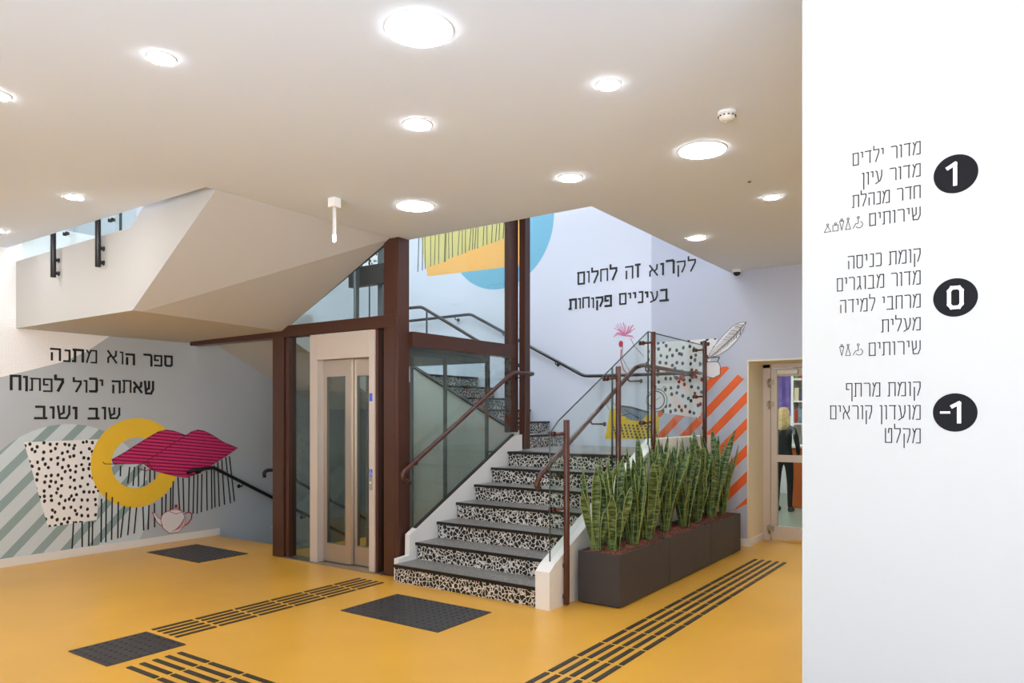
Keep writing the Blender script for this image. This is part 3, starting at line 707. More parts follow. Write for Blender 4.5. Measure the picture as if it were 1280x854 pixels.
o = thing('smoke_detector', 'round white smoke detector on the ceiling', 'smoke detector', (-1.307, 3.887, H))
MB().lathe([(.05, 0), (.05, -.012), (.047, -.016)], (-1.307, 3.887, H), seg=28).build('base', M['plastic'], o)
MB().lathe([(.040, -.016), (.043, -.022), (.043, -.030), (.030, -.044), (.008, -.046)], (-1.307, 3.887, H), seg=28).build('head', M['plastic'], o)
b = MB()
for a in range(12):
    t = a / 12 * 2 * math.pi; b.box(-1.307 + .0425 * math.cos(t) - .005, -1.307 + .0425 * math.cos(t) + .005, 3.887 + .0425 * math.sin(t) - .005, 3.887 + .0425 * math.sin(t) + .005, H - .029, H - .024)
b.build('vents', M['black'], o)
o = thing('security_camera', 'white dome security camera under the ceiling by the back wall', 'security camera', (-2.645, 8.2, H))
MB().lathe([(.05, 0), (.05, -.03), (.046, -.034)], (-2.645, 8.2, H), seg=24).build('base', M['plastic'], o)
MB().lathe([(.040, -.034), (.038, -.05), (.026, -.066), (.008, -.073)], (-2.645, 8.2, H), seg=24).build('dome', M['black'], o)
o = thing('track_spotlight', 'slim white spotlight hanging from the ceiling near the stairwell', 'spotlight', (-4.255, 3.754, H))
MB().box(-4.29, -4.22, 3.72, 3.79, H - .07, H, bev=.004).build('base', M['plastic'], o)
MB().lathe([(.014, -.07), (.014, -.27), (.018, -.275), (.018, -.28)], (-4.255, 3.754, H), seg=14).build('stem', M['plastic'], o)
MB().lathe([(.012, -.28), (.014, -.30), (.012, -.325), (.004, -.33)], (-4.255, 3.754, H), seg=14).build('lamp_tip', M['tube'], o)
tag(MB().lathe([(.014, -.001), (.014, -.004), (.006, -.010)], (-1.57, 5.14, H), seg=14).build('ceiling_sensor', M['grey_metal']), 'tiny grey sensor dot on the ceiling beside the pillar', 'sensor')

# ------------------------------------------------------------------ wall murals
def on_left(u, z, o): return (LX + o, u, z)
def on_back(u, z, o): return (u, BY - o, z)
def on_col(u, z, o): return (u, 2.6 - o, z)
def poly(mb, P, pts, o, mi=0, o0=0.0):
    mb.prism([P(u, z, o0) for u, z in pts], [P(u, z, o) for u, z in pts], mi); return mb
def ribbon(mb, P, a, c, wd, o, mi=0, ext=.0):
    a = Vector(a); c = Vector(c); t = c - a
    if t.length < 1e-6: return
    t.normalize(); n = Vector((-t.y, t.x)) * wd / 2; a = a - t * ext; c = c + t * ext
    poly(mb, P, [a + n, c + n, c - n, a - n], o, mi)
STEP = [0]
def stroke(mb, P, pts, wd, o, closed=False):
    q = list(pts) + ([pts[0]] if closed else [])
    for a, c in zip(q, q[1:]):
        STEP[0] = (STEP[0] + 1) % 9
        ribbon(mb, P, a, c, wd, o + STEP[0] * 4e-5, ext=wd * .42)
def circ(cx, cz, r, n=48, a0=0, a1=2 * math.pi, rz=None):
    return [(cx + r * math.cos(a0 + (a1 - a0) * k / n), cz + (rz or r) * math.sin(a0 + (a1 - a0) * k / n)) for k in range(n + (0 if abs(a1 - a0 - 2 * math.pi) < 1e-6 else 1))]
def clip(pts, inside, cut):
    out = []
    for i in range(len(pts)):
        a, c = pts[i - 1], pts[i]
        if inside(a): 
            out.append(a) if False else None
        ia, ic = inside(a), inside(c)
        if ia != ic: out.append(cut(a, c))
        if ic: out.append(c)
    return out
def clip_conv(pts, hull):
    """clip a polygon by a convex counter-clockwise hull"""
    for i in range(len(hull)):
        p, q = hull[i], hull[(i + 1) % len(hull)]
        side = lambda r: (q[0] - p[0]) * (r[1] - p[1]) - (q[1] - p[1]) * (r[0] - p[0])
        def cut(a, c):
            sa, sc = side(a), side(c); t = sa / (sa - sc); return (a[0] + (c[0] - a[0]) * t, a[1] + (c[1] - a[1]) * t)
        pts = clip(pts, lambda r: side(r) >= 0, cut)
        if len(pts) < 3: return []
    return pts
def ring(mb, P, cx, cz, r0, r1, o, n=64, rz0=None, rz1=None):
    for k in range(n):
        a, c = 2 * math.pi * k / n, 2 * math.pi * (k + 1) / n
        poly(mb, P, [(cx + r0 * math.cos(a), cz + r0 * math.sin(a)), (cx + r1 * math.cos(a), cz + r1 * math.sin(a)), (cx + r1 * math.cos(c), cz + r1 * math.sin(c)), (cx + r0 * math.cos(c), cz + r0 * math.sin(c))], o)

# ---- left wall
ml = thing('wall_mural', 'collage mural with yellow ring and magenta cushion on the left grey wall', 'mural', (LX, 4.2, .1))
b = MB(); poly(b, on_left, [(FY, 1.5), (2.0, 1.62), (2.982, 1.85), (3.269, 1.941), (3.537, 2.029), (3.781, 2.153), (4.03, 2.345), (4.116, 2.422), (4.3, 2.6), (4.3, 3.4), (FY, 3.4)], .0008)
b.build('speckled_patch', M['cloud'], ml)['label'] = 'white speckled patch'
disc_hull = [p for p in circ(3.60, .52, .87, 64)]
disc_hull = clip_conv(disc_hull, [(0, .086), (9, .086), (9, 3), (0, 3)])
b = MB(); poly(b, on_left, disc_hull, .001); b.build('pale_disc', M['m_lblue'], ml)
b = MB()
for k in range(-3, 7):
    i0 = .929 - .28 * k; i1 = i0 - .115
    sl = 1.035
    band = [(1.0, i1 - (2.982 - 1.0) * sl), (6.0, i1 + (6.0 - 2.982) * sl), (6.0, i0 + (6.0 - 2.982) * sl), (1.0, i0 - (2.982 - 1.0) * sl)]
    q = clip_conv(band, disc_hull)
    if len(q) > 2: poly(b, on_left, q, .0016)
b.build('diagonal_stripes', M['m_teal'], ml)
b = MB(); poly(b, on_left, [(3.19, 1.214), (3.946, 1.224), (3.93, .90), (3.888, .359), (3.409, .34)], .0024)
b.build('dotted_pot', M['m_dots'], ml)['label'] = 'white pot shape with black spots'
b = MB(); ring(b, on_left, 4.325, .948, .285, .50, .0030); b.build('yellow_ring', M['m_yellow'], ml)
L1 = [(3.937, 0.582), (3.932, 0.111), (3.987, 0.646), (3.982, 0.103), (4.05, 0.589), (4.043, 0.121), (4.115, 0.53), (4.111, 0.128), (4.181, 0.48), (4.141, 0.133), (4.246, 0.464), (4.219, 0.149), (4.317, 0.448), (4.29, 0.157), (4.39, 0.449), (4.399, 0.178), (4.459, 0.46), (4.45, 0.18), (4.523, 0.472), (4.525, 0.198), (4.613, 0.536), (4.613, 0.315), (4.661, 0.568), (4.657, 0.356), (4.719, 0.637), (4.715, 0.378), (4.748, 0.709), (4.743, 0.384), (4.807, 0.752), (4.827, 0.366), (4.871, 0.738), (4.881, 0.332), (4.948, 0.751), (4.942, 0.316), (5.009, 0.766), (4.999, 0.3), (5.06, 0.762), (5.05, 0.294), (5.113, 0.768), (5.106, 0.307), (5.176, 0.803), (5.182, 0.318), (5.24, 0.857), (5.246, 0.33), (5.276, 0.865), (5.289, 0.345), (5.326, 0.901), (5.348, 0.349), (5.381, 0.928), (5.42, 0.365), (5.436, 0.955), (5.503, 0.373), (5.487, 0.962), (5.559, 0.391), (4.141, 0.922), (4.137, 0.808), (4.241, 0.907), (4.219, 0.723), (4.294, 0.904), (4.278, 0.692), (4.339, 0.901), (4.339, 0.678), (4.413, 0.897), (4.402, 0.682), (4.472, 0.857), (4.469, 0.712), (4.525, 0.845), (4.525, 0.745), (3.654, 0.373), (3.639, 0.087), (3.739, 0.362), (3.739, 0.09), (3.809, 0.354), (3.805, 0.09), (3.845, 0.35), (3.841, 0.092)]
b = MB()
for i in range(0, len(L1), 2): ribbon(b, on_left, L1[i], L1[i + 1], .015, .0036)
b.build('ink_lines', M['black'], ml)
top = [(4.046, 0.997), (4.184, 1.069), (4.308, 1.144), (4.454, 1.229), (4.566, 1.29), (4.661, 1.31), (4.758, 1.295), (4.837, 1.266), (4.907, 1.241), (4.978, 1.282), (5.06, 1.303), (5.144, 1.288), (5.25, 1.237), (5.403, 1.144), (5.601, 1.064)]
bot = [(5.447, 0.974), (5.293, 0.893), (5.144, 0.815), (5.04, 0.773), (4.917, 0.74), (4.797, 0.762), (4.642, 0.806), (4.491, 0.856), (4.399, 0.934), (4.219, 0.94), (4.063, 0.952)]
b = MB(); poly(b, on_left, top + bot, .0042); cu = b.build('striped_cushion', M['m_magenta'], ml)
b = MB(); stroke(b, on_left, [(4.907, 1.241), (4.758, 1.156), (4.585, 1.051), (4.454, 0.976), (4.399, 0.934)], .008, .0046); stroke(b, on_left, top + bot, .006, .0046, True)
stroke(b, on_left, [(3.95, .975), (3.97, .955), (4.10, .945)], .008, .0046); stroke(b, on_left, [(4.33, .90), (4.40, .95), (4.46, .93), (4.50, .87), (4.42, .85), (4.34, .88)], .008, .0046)
b.build('outline', M['m_maroon'], cu)
b = MB(); body = [(4.594, .281), (4.623, .342), (4.70, .372), (4.78, .378), (4.857, .345), (4.897, .264), (4.887, .171), (4.817, .108), (4.70, .108), (4.623, .176)]
poly(b, on_left, body, .0048); poly(b, on_left, [(4.5, .374), (4.525, .362), (4.566, .303), (4.6, .28), (4.604, .206), (4.547, .259), (4.519, .326)], .0048)
tp = b.build('teapot', M['m_white'], ml)
b = MB(); stroke(b, on_left, body, .006, .0052, True); stroke(b, on_left, [(4.604, .206), (4.547, .259), (4.519, .326), (4.5, .374), (4.525, .362), (4.566, .303), (4.6, .28)], .007, .0052)
stroke(b, on_left, [(4.893, .312), (4.94, .33), (4.985, .30), (4.975, .24), (4.93, .19), (4.887, .17)], .012, .0052)
stroke(b, on_left, [(4.70, .36), (4.729, .392), (4.778, .40), (4.837, .37), (4.861, .335), (4.78, .322), (4.70, .36)], .006, .0052)
poly(b, on_left, circ(4.784, .415, .018, 12), .0052)
for k in range(7): stroke(b, on_left, [(4.887 - .012 * k, .27 - .02 * k), (4.86 - .02 * k, .15 - .004 * k)], .006, .0052)
b.build('outline', M['m_red'], tp)
b = MB(); poly(b, on_left, [(7.55, 3.6), (8.28, 3.6), (8.28, 4.6), (7.55, 4.6)], .001); b.build('spotted_patch', M['m_dots'], ml)
b = MB(); poly(b, on_left, [(6.1, .0), (6.7, -.35), (7.5, .55), (7.3, .75), (6.7, .35)], .001); b.build('pale_patch', M['m_lblue'], ml)

# ---- back wall
mb_ = thing('wall_mural', 'collage mural with orange stripes, typewriter and blue disc on back wall', 'mural', (-4.5, BY, 1.1))
b = MB(); poly(b, on_back, [(-3.724, 1.09), (-2.956, 1.09), (-2.956, .085), (-2.5605, .085), (-2.5605, 2.101), (-1.0, 2.101), (-1.0, 3.119), (-2.769, 3.119), (-2.775, 4.6), (-3.724, 4.6)], .0006); b.build('blue_patch', M['backpatch'], mb_)
b = MB(); poly(b, on_back, circ(-6.03, 4.15, .91, 72), .0012); b.build('blue_disc', M['m_blue'], mb_)
b = MB(); poly(b, on_back, [(-7.347, 3.56), (-5.62, 3.53), (-5.40, 4.75), (-7.57, 4.75)], .0018); b.build('amber_shape', M['m_amber'], mb_)
LB = [(-7.287, 3.701), (-7.21, 3.715), (-7.13, 3.725), (-7.02, 3.74), (-7.0, 3.735), (-6.93, 3.775), (-6.86, 3.785), (-6.76, 3.80), (-6.68, 3.81), (-6.62, 3.82), (-6.55, 3.845), (-6.49, 3.85), (-6.45, 3.855), (-6.40, 3.86), (-6.30, 3.88), (-6.23, 3.89), (-6.15, 3.90), (-6.08, 3.91), (-6.02, 3.92), (-5.95, 3.935), (-5.87, 3.95), (-5.80, 3.97), (-5.72, 3.98)]
b = MB(); poly(b, on_back, [(-7.40, 3.72)] + [LB[0], LB[5], LB[11], LB[17], LB[22]] + [(-5.56, 4.75), (-7.57, 4.75)], .0024); b.build('olive_shape', M['m_olive'], mb_)
b = MB(); rnd = random.Random(3)
for u, z in LB + [(-7.543, 3.65), (-7.452, 3.663), (-7.392, 3.679)]: ribbon(b, on_back, (u, z), (u + rnd.uniform(-.02, .09), 4.75), .013, .0030)
b.build('ink_lines', M['black'], mb_)
b = MB(); hull = [(-3.64, .40), (-2.70, .40), (-2.562, .48), (-2.562, 1.86), (-2.60, 1.89), (-2.78, 2.04), (-2.84, 2.04), (-3.64, 1.70)]
for k in range(-3, 9):
    z0 = 1.921 - .30 * k + .02; sl = 1.02
    for_b = [(-5, z0 - 2.329 * sl), (-2, z0 + .671 * sl), (-2, z0 + .671 * sl + 0), (-5, z0)]
    band = [(-5.0, z0 - .13 - (5.0 - 2.671) * sl), (-2.0, z0 - .13 + .671 * sl), (-2.0, z0 + .671 * sl), (-5.0, z0 - (5.0 - 2.671) * sl)]
    q = clip_conv(band, hull)
    q = clip_conv(q, [(-2.945, 0), (0, 0), (0, 5), (-2.945, 5)]) if False else q
    if len(q) > 2: 
        for side in ([(-2.945, 0), (-1, 0), (-1, 5), (-2.945, 5)], [(-3.64, 1.10), (-2.945, 1.10), (-2.945, 5), (-3.64, 5)]):
            qq = clip_conv(q, side)
            if len(qq) > 2: poly(b, on_back, qq, .0012)
b.build('orange_stripes', M['m_orange'], mb_)
b = MB(); poly(b, on_back, [(-3.813, 2.364), (-2.902, 2.369), (-3.026, 1.985), (-3.113, 1.444), (-3.583, 1.51), (-3.687, 1.763), (-3.813, 2.109)], .0020); b.build('dotted_sheet', M['m_dots2'], mb_)
b = MB(); poly(b, on_back, [(-4.276, 1.569), (-3.783, 1.503), (-3.612, 1.455), (-3.637, 1.184), (-4.359, 1.178), (-4.285, 1.544)], .0026); tw = b.build('typewriter', M['m_tw'], mb_)
b = MB(); poly(b, on_back, [(-4.175, 1.585), (-3.994, 1.565), (-3.766, 1.503), (-3.853, 1.406), (-3.994, 1.413), (-4.111, 1.478)], .0032); b.build('carriage', M['m_slate'], tw)
b = MB(); stroke(b, on_back, [(-4.20, 1.60), (-3.99, 1.575), (-3.76, 1.512)], .022, .0036); stroke(b, on_back, [(-4.13, 1.47), (-4.0, 1.50), (-3.86, 1.43)], .012, .0036); stroke(b, on_back, [(-4.08, 1.55), (-3.9, 1.44)], .010, .0036)
for q in range(5): stroke(b, on_back, [(-4.06 + .05 * q, 1.42), (-4.02 + .04 * q, 1.47)], .006, .0036)
b.build('typebars', M['thinink'], tw)
b = MB()
for r in range(5):
    for k in range(11): poly(b, on_back, circ(-4.25 + .012 * r + k * .056, 1.36 - r * .036 - .002 * k, .016, 10), .0032)
b.build('keys', M['thinink'], tw)
b = MB(); poly(b, on_back, circ(-3.663, 1.662, .135, 32), .0024); b.build('clock_face', M['m_white'], mb_)
b = MB(); ring(b, on_back, -3.663, 1.662, .10, .114, .0028, 32); ring(b, on_back, -3.655, 1.66, .130, .139, .0028, 32); stroke(b, on_back, [(-3.663, 1.662), (-3.61, 1.70)], .006, .0026); stroke(b, on_back, [(-3.60, 1.78), (-3.56, 1.83), (-3.52, 1.80)], .006, .0026)
stroke(b, on_back, [(-4.30, 1.55), (-4.34, 1.62), (-4.28, 1.66), (-4.20, 1.60)], .006, .0026)
b.build('clock_sketch', M['thinink'], mb_)
b = MB(); poly(b, on_back, [(-3.427, 1.997), (-3.328, 2.009), (-3.279, 1.953), (-3.328, 1.885), (-3.377, 1.909), (-3.361, 1.956)], .0026); stroke(b, on_back, [(-4.13, 2.30), (-4.14, 2.18), (-4.10, 2.05), (-4.03, 1.97)], .014, .0026); b.build('red_marks', M['m_brick'], mb_)
b = MB(); rnd = random.Random(5)
for k in range(26):
    a = rnd.uniform(-.6, 3.3); r = rnd.uniform(.09, .16); stroke(b, on_back, [(-4.09, 2.47), (-4.09 + r * math.cos(a) * .6, 2.50 + r * math.sin(a) * .5), (-4.09 + r * math.cos(a + .15), 2.50 + r * math.sin(a + .15))], .007, .0026)
b.build('flower', M['m_pink'], mb_)
b = MB(); poly(b, on_back, circ(-4.135, 2.37, .030, 16, rz=.042), .0026); b.build('flower_bud', M['m_red'], mb_)
b = MB(); stroke(b, on_back, [(-4.0, 2.43), (-3.95, 2.33), (-3.87, 2.25), (-3.83, 2.20)], .006, .0026); stroke(b, on_back, [(-4.11, 2.34), (-4.12, 2.2), (-4.0, 2.0)], .006, .0026); b.build('flower_stem', M['thinink'], mb_)
b = MB(); fe = [(-2.572, 2.535), (-2.66, 2.53), (-2.72, 2.50), (-2.83, 2.40), (-2.93, 2.29), (-3.0, 2.19), (-3.0, 2.145), (-2.90, 2.17), (-2.78, 2.235), (-2.68, 2.33), (-2.61, 2.43)]
poly(b, on_back, fe, .0026); ft = b.build('feather', M['m_white'], mb_)
b = MB(); stroke(b, on_back, [(-2.575, 2.53), (-2.72, 2.37), (-2.90, 2.22), (-3.05, 2.11), (-3.12, 2.05)], .008, .0032)
rnd = random.Random(4)
for k in range(26):
    t = k / 26; u, z = -2.60 - .38 * t, 2.50 - .345 * t; ln_ = .075 * (1 - .5 * t)
    stroke(b, on_back, [(u, z), (u - ln_ * .15, z - ln_ * rnd.uniform(.8, 1.1))], .003 + .009 * (1 - t) * rnd.random(), .0032); stroke(b, on_back, [(u, z), (u - ln_, z + .25 * ln_)], .003 + .008 * (1 - t) * rnd.random(), .0032)
stroke(b, on_back, fe, .005, .0032, True); b.build('barbs', M['thinink'], ft)
b = MB(); ink = [(-3.05, 2.06), (-3.03, 2.10), (-2.90, 2.10), (-2.87, 2.05), (-2.87, 1.95), (-2.95, 1.91), (-3.06, 1.94)]
poly(b, on_back, ink, .0026); ij = b.build('ink_jar', M['m_white'], mb_)
b = MB(); stroke(b, on_back, ink, .007, .0032, True); stroke(b, on_back, [(-3.03, 2.10), (-3.05, 2.15), (-2.88, 2.15), (-2.90, 2.10)], .010, .0032); b.build('outline', M['thinink'], ij)

# ------------------------------------------------------------------ lettering (drawn as strokes)
GLY = {
 'א': (.62, [[(.02, 1), (.60, 0)], [(.58, 1), (.56, .62), (.40, .42)], [(.04, 0), (.04, .38), (.22, .62)]]),
 'ב': (.62, [[(.06, 1), (.50, 1), (.50, 0)], [(0, 0), (.62, 0)]]),
 'ג': (.42, [[(.06, 1), (.30, 1), (.30, .35), (.40, 0)], [(.30, .32), (.04, 0)]]),
 'ד': (.56, [[(0, 1), (.56, 1)], [(.46, 1), (.46, 0)]]),
 'ה': (.54, [[(0, 1), (.54, 1), (.54, 0)], [(.05, .62), (.05, 0)]]),
 'ו': (.16, [[(0, 1), (.15, 1), (.15, 0)]]),
 'ז': (.30, [[(0, 1), (.30, 1)], [(.16, 1), (.16, 0)]]),
 'ח': (.54, [[(0, 0), (0, 1), (.54, 1), (.54, 0)]]),
 'ט': (.54, [[(0, 1), (0, 0), (.54, 0), (.54, 1), (.30, 1), (.26, .70)]]),
 'י': (.16, [[(0, 1), (.15, 1), (.15, .56)]]),
 'כ': (.46, [[(0, 1), (.40, 1), (.46, .9), (.46, .1), (.40, 0), (0, 0)]]),
 'ל': (.48, [[(0, 1.32), (0, 1), (.48, 1), (.48, .75), (.18, 0)]]),
 'מ': (.62, [[(0, 0), (.16, .72), (0, 1)], [(.15, .70), (.28, 1), (.62, 1), (.62, 0), (.30, 0)]]),
 'ם': (.54, [[(0, 1), (.54, 1), (.54, 0), (.04, 0), (.04, 1)]]),
 'נ': (.34, [[(.08, 1), (.34, 1), (.34, 0), (0, 0)]]),
 'ן': (.16, [[(0, 1), (.15, 1), (.15, -.36)]]),
 'ס': (.54, [[(0, 1), (.54, 1), (.54, .12), (.44, 0), (.14, 0), (.04, .12), (.04, 1)]]),
 'ע': (.54, [[(0, 1), (.10, .95), (.26, .12)], [(.54, 1), (.54, .55), (.40, .16), (0, -.06)]]),
 'פ': (.50, [[(.24, .54), (0, .54), (0, 1), (.50, 1), (.50, 0), (0, 0)]]),
 'ף': (.50, [[(.24, .54), (0, .54), (0, 1), (.50, 1), (.50, -.36)]]),
 'ק': (.56, [[(0, 1), (.56, 1), (.56, .60), (.36, .02)], [(.08, .62), (.08, -.36)]]),
 'ר': (.52, [[(0, 1), (.44, 1), (.52, .9), (.52, 0)]]),
 'ש': (.66, [[(0, 1), (.10, 0), (.50, 0), (.66, .35), (.66, 1)], [(.33, 1), (.33, .45), (.08, .28)]]),
 'ת': (.58, [[(-.04, 0), (.08, 0), (.08, 1)], [(0, 1), (.58, 1), (.58, 0)]]),
}
def text_line(name, s, P, uR, uL, z0, hgt, wd, m, parent, off=.002, jitter=0.0, gap=.26, space=.50, seed=0):
    rnd = random.Random(seed)
    x = 0; items = []
    for ch in s:
        if ch == ' ': x -= space; continue
        wch, st_ = GLY[ch]
        items.append((x - wch, st_)); x -= wch + gap
    total = -(x + gap); sc = (uR - uL) / total
    wi = 0; b = None; n_w = len(s.split(' ')); words = [[] for _ in range(n_w)]; it = iter(items)
    for ch in s:
        if ch == ' ': wi += 1
        else: words[wi].append(next(it))
    for wd_items in words:
        b = MB()
        for x0, st_ in wd_items:
            hj = 1 + rnd.uniform(-jitter, jitter); wj = wd * (1 + rnd.uniform(-2.2, 2.8) * jitter); zj = rnd.uniform(-.6, .6) * jitter * hgt
            for pl_ in st_:
                stroke(b, P, [(uR + (x0 + u) * sc, z0 + zj + v * hgt * hj) for u, v in pl_], wj, off)
        b.build(name, m, parent)
q1 = thing('wall_lettering', 'three black lines of hand-cut Hebrew lettering above the left mural', 'lettering', (LX, 4.0, 1.45))
text_line('word', 'ספר הוא מתנה', on_left, 4.731, 3.437, 2.050, .118, .020, M['black'], q1, .004, .10, seed=1)
text_line('word', 'שאתה יכול לפתוח', on_left, 4.507, 3.078, 1.735, .120, .020, M['black'], q1, .004, .12, seed=2)
text_line('word', 'שוב ושוב', on_left, 4.126, 3.291, 1.450, .115, .020, M['black'], q1, .004, .10, seed=3)
q2 = thing('wall_lettering', 'two black lines of Hebrew lettering on the pale back wall', 'lettering', (-4.0, BY, 2.86))
text_line('word', 'לקרוא זה לחלום', on_back, -3.17, -4.753, 3.185, .135, .023, M['black'], q2, .004, .10, seed=4)
text_line('word', 'בעיניים פקוחות', on_back, -3.51, -4.875, 2.865, .120, .023, M['black'], q2, .004, .10, seed=6)

def digit(b, ch, cx, cz, h, wd, P, off):
    if ch == '1': stroke(b, P, [(cx - .30 * h, cz + .30 * h), (cx - .02 * h, cz + .46 * h), (cx - .02 * h, cz - .46 * h)], wd, off)
    if ch == '0':
        q = [(cx - .24 * h, cz - .30 * h), (cx - .24 * h, cz + .30 * h), (cx - .14 * h, cz + .44 * h), (cx + .14 * h, cz + .44 * h), (cx + .24 * h, cz + .30 * h), (cx + .24 * h, cz - .30 * h), (cx + .14 * h, cz - .44 * h), (cx - .14 * h, cz - .44 * h)]
        stroke(b, P, q, wd, off, True)
    if ch == '-': stroke(b, P, [(cx - .20 * h, cz), (cx + .14 * h, cz)], wd, off)
def wc_icons(P, uR, z0, h, parent, kinds):
    x = uR; wd = .0018
    for kx in kinds:
        b = MB(); c = x - .5 * .5 * h
        if kx == 'chair':
            c = x - .35 * h
            stroke(b, P, circ(c - .02 * h, z0 + .92 * h, .085 * h, 12), wd, .001, True)
            stroke(b, P, [(c - .02 * h, z0 + .78 * h), (c - .02 * h, z0 + .40 * h), (c - .22 * h, z0 + .40 * h), (c - .45 * h, z0 + .02 * h)], wd, .001)
            stroke(b, P, circ(c + .05 * h, z0 + .28 * h, .28 * h, 14, -2.6, 1.2), wd, .001); x -= .95 * h
        else:
            hh = h if kx in ('man', 'woman') else .72 * h
            stroke(b, P, circ(c, z0 + hh - .08 * h, .085 * h, 12), wd, .001, True); tp_ = z0 + hh - .20 * h
            q = {'woman': [(c, tp_), (c + .20 * h, z0), (c - .20 * h, z0)], 'man': [(c - .18 * h, tp_), (c + .18 * h, tp_), (c, z0)], 'boy': [(c - .22 * h, z0), (c - .22 * h, tp_), (c + .22 * h, tp_), (c + .22 * h, z0)], 'girl': [(c, tp_), (c + .28 * h, z0), (c - .28 * h, z0)]}[kx]
            stroke(b, P, q, wd, .001, True); x -= (.52 if kx in ('man', 'woman') else .66) * h
        b.build('pictogram', M['ink'], parent)
def entry(label, num, zc, xc, lines, icons=None, iz=0):
    o = thing('floor_sign', label, 'sign', (-.3, 2.6, zc), 'floor directory entries on the pillar')
    b = MB(); poly(b, on_col, circ(xc, zc, .0585, 64), .0012); dsc = b.build('number_disc', M['disc'], o)
    b = MB()
    if num == '-1':
        digit(b, '-', xc - .024, zc, .062, .0065, on_col, .0018); digit(b, '1', xc + .012, zc, .062, .0105, on_col, .0018)
    else: digit(b, num, xc, zc, .068, .0105, on_col, .0018)
    b.build('numeral', M['plastic'], dsc)
    for s, uL, z0, h in lines: text_line('word', s, on_col, -.265, uL, z0, h, .0030, M['ink'], o, .001)
    if icons: wc_icons(on_col, icons[0], icons[1], icons[2], o, icons[3])
entry('directory entry with black disc numbered 1, topmost on the white pillar', '1', 2.229, -.170,
      [('מדור ילדים', -.458, 2.310, .038), ('מדור עיון', -.430, 2.241, .038), ('חדר מנהלת', -.458, 2.173, .038), ('שירותים', -.409, 2.106, .038)], (-.428, 2.104, .037, ['chair', 'woman', 'man', 'boy', 'girl']))
entry('directory entry with black disc numbered 0, middle on the white pillar', '0', 1.853, -.171,
      [('קומת כניסה', -.472, 1.974, .040), ('מדור מבוגרים', -.506, 1.904, .041), ('מרחבי למידה', -.496, 1.832, .040), ('מעלית', -.372, 1.761, .038), ('שירותים', -.410, 1.687, .040)], (-.428, 1.690, .037, ['chair', 'woman', 'man']))
entry('directory entry with black disc numbered minus 1, lowest on the white pillar', '-1', 1.503, -.172,
      [('קומת מרתף', -.477, 1.556, .042), ('מועדון קוראים', -.527, 1.482, .043), ('מקלט', -.362, 1.408, .044)])

# ------------------------------------------------------------------ things beyond the door
sh = thing('bookshelf', 'white bookshelf seen through the glass door', 'bookshelf', (-2.6, 13.9, 0))
b = MB(); b.box(-3.44, -3.40, 13.7, 14.15, 0, 2.5); b.box(-1.3, -1.26, 13.7, 14.15, 0, 2.5); b.box(-3.44, -1.26, 14.13, 14.16, 0, 2.5); b.build('carcass', M['shelf'], sh)
for z in (.1, .5, .9, 1.3, 1.7, 2.1, 2.46): MB().box(-3.40, -1.3, 13.7, 14.13, z, z + .03).build('shelf', M['shelf'], sh)
bc = [mat('book_cloth_%s' % n, c, .6) for n, c in (('red', srgb(170, 60, 50)), ('teal', srgb(70, 120, 130)), ('cream', srgb(220, 205, 170)), ('dark', srgb(60, 60, 80)), ('green', srgb(90, 140, 80)))]
bn = ['red', 'teal', 'cream', 'dark', 'green']; rnd = random.Random(9)
for zi, z in enumerate((1.33, 1.73, 2.13)):
    x = -3.39
    for k in range(7):
        wd = rnd.uniform(.05, .08); hb = rnd.uniform(.22, .30); ci = (k + zi * 2) % 5
        o = MB().box(x, x + wd, 13.74, 13.95, z, z + hb, bev=.004).build('book', bc[ci]); x += wd + .004
        tag(o, '%s book on the %s shelf behind the glass door, %s from left' % (bn[ci], ['lower', 'middle', 'upper'][zi], ORD[k]), 'book', 'books beyond the glass door')
ct = thing('reception_counter', 'orange counter seen through the glass door', 'counter', (-2.3, 12.3, 0))
MB().box(-3.10, -1.6, 12.15, 12.6, 0, .95, bev=.01).build('body', M['counter'], ct)
MB().box(-3.13, -1.57, 12.12, 12.63, .95, .99, bev=.006).build('worktop', M['shelf'], ct)
tag(MB().box(-4.0, -3.52, 14.165, 14.185, 1.45, 2.2).build('poster', M['poster']), 'purple poster on the far wall beyond the glass door', 'poster')
for k, (x, y) in enumerate([(-2.6, 10.4), (-3.6, 12.6), (-1.2, 13.0), (-4.4, 10.6)]):  # unseen lamps added to brighten the room beyond the door
    o = thing('ceiling_downlight', 'added round ceiling light in the room beyond the door, %s from the door' % ORD[k], 'ceiling light', (x, y, 3.0), 'added lights beyond the door')
    MB().lathe([(.25, -.001), (.25, -.008), (.26, -.001)], (x, y, 3.0), seg=32).build('frame', M['plastic'], o)
    MB().lathe([(.249, -.012), (.249, -.002)], (x, y, 3.0), seg=32).build('diffuser', M['lamp'], o)

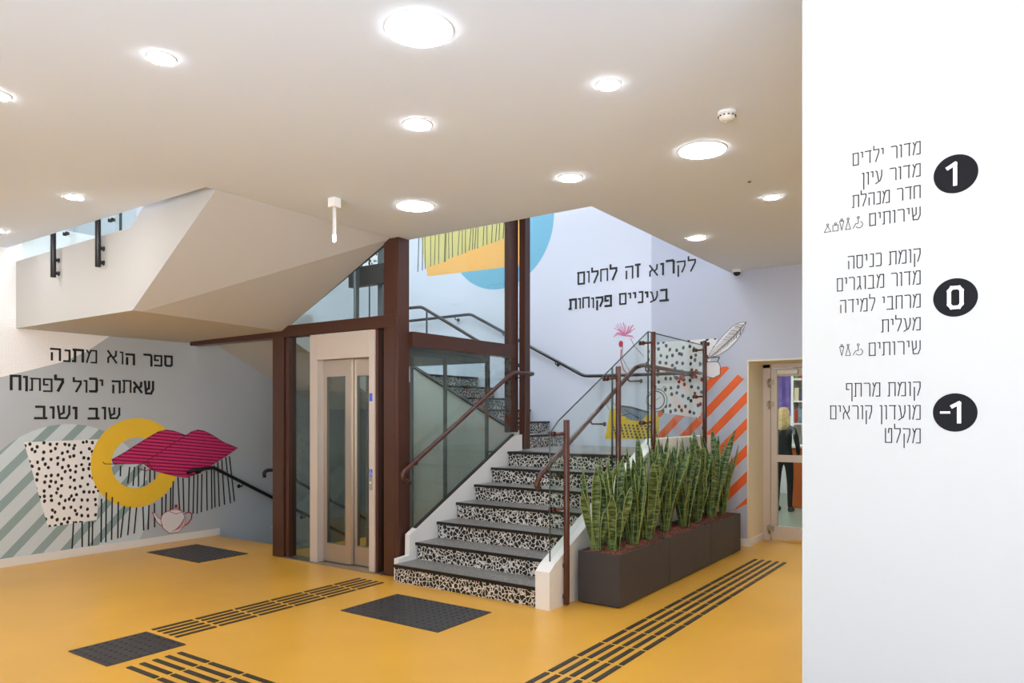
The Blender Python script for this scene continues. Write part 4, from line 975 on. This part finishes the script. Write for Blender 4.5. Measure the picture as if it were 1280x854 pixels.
# person standing with her back to the door
def skin_mesh(name, verts, edges, radii, m, parent=None, sub=2, root=0, loc=(0, 0, 0)):
    me = bpy.data.meshes.new(name); me.from_pydata([Vector(v) for v in verts], edges, []); me.materials.append(m)
    o = bpy.data.objects.new(name, me); COL.objects.link(o)
    md = o.modifiers.new('skin', 'SKIN'); md.use_smooth_shade = True
    for i, r in enumerate(radii):
        sv = me.skin_vertices[0].data[i]; sv.radius = (r, r * .9) if not isinstance(r, tuple) else r; sv.use_root = (i == root)
    ss = o.modifiers.new('smooth', 'SUBSURF'); ss.levels = sub; ss.render_levels = sub
    if parent is not None: o.parent = parent
    o.location = loc
    return o
per = thing('person', 'person with long blonde hair in black clothes standing beyond the glass door', 'person', (-3.02, 11.6, -.004))
V = [(0, 0, .82), (0, 0, .98), (0, .01, 1.14), (0, .01, 1.28), (0, .02, 1.36), (0, .02, 1.42), (0, .03, 1.49),
     (.08, 0, .78), (.09, .02, .45), (.09, 0, .08), (.10, .12, .03), (-.08, 0, .78), (-.09, -.02, .45), (-.10, -.02, .08), (-.11, .10, .03),
     (.15, .01, 1.26), (.20, .02, 1.02), (.17, .18, .88), (.15, .26, .90), (-.15, .01, 1.26), (-.20, .02, 1.02), (-.18, .14, .85), (-.16, .22, .86)]
Ed = [(0, 1), (1, 2), (2, 3), (3, 4), (4, 5), (5, 6), (0, 7), (7, 8), (8, 9), (9, 10), (0, 11), (11, 12), (12, 13), (13, 14), (3, 15), (15, 16), (16, 17), (17, 18), (3, 19), (19, 20), (20, 21), (21, 22)]
Rd = [(.14, .10), (.12, .085), (.135, .095), (.12, .08), .05, .06, .09, .082, .055, .04, .032, .082, .055, .04, .032, .052, .04, .032, .028, .052, .04, .032, .028]
skin_mesh('body', V, Ed, Rd, M['cloth_black'], per)
hb = MB(); hb.lathe([(.005, 1.60), (.055, 1.588), (.085, 1.53), (.092, 1.46), (.098, 1.38), (.10, 1.32), (.085, 1.26), (.04, 1.24)], (-3.02, 11.585, 0), seg=20)
hb.build('hair', M['hair'], per)
b = MB(); b.lathe([(.01, 1.36), (.05, 1.38), (.068, 1.44), (.07, 1.50), (.05, 1.56), (.01, 1.58)], (-3.02, 11.66, 0), seg=16); b.build('face', M['skin'], per)
for sx in (-1, 1):
    b = MB(); x = -3.02 + sx * .10; b.tube([(x, 11.56, .035), (x, 11.62, .04), (x, 11.70, .03), (x, 11.75, .022)], [.034, .042, .036, .02], 12); b.build('shoe', M['shoe'], per)
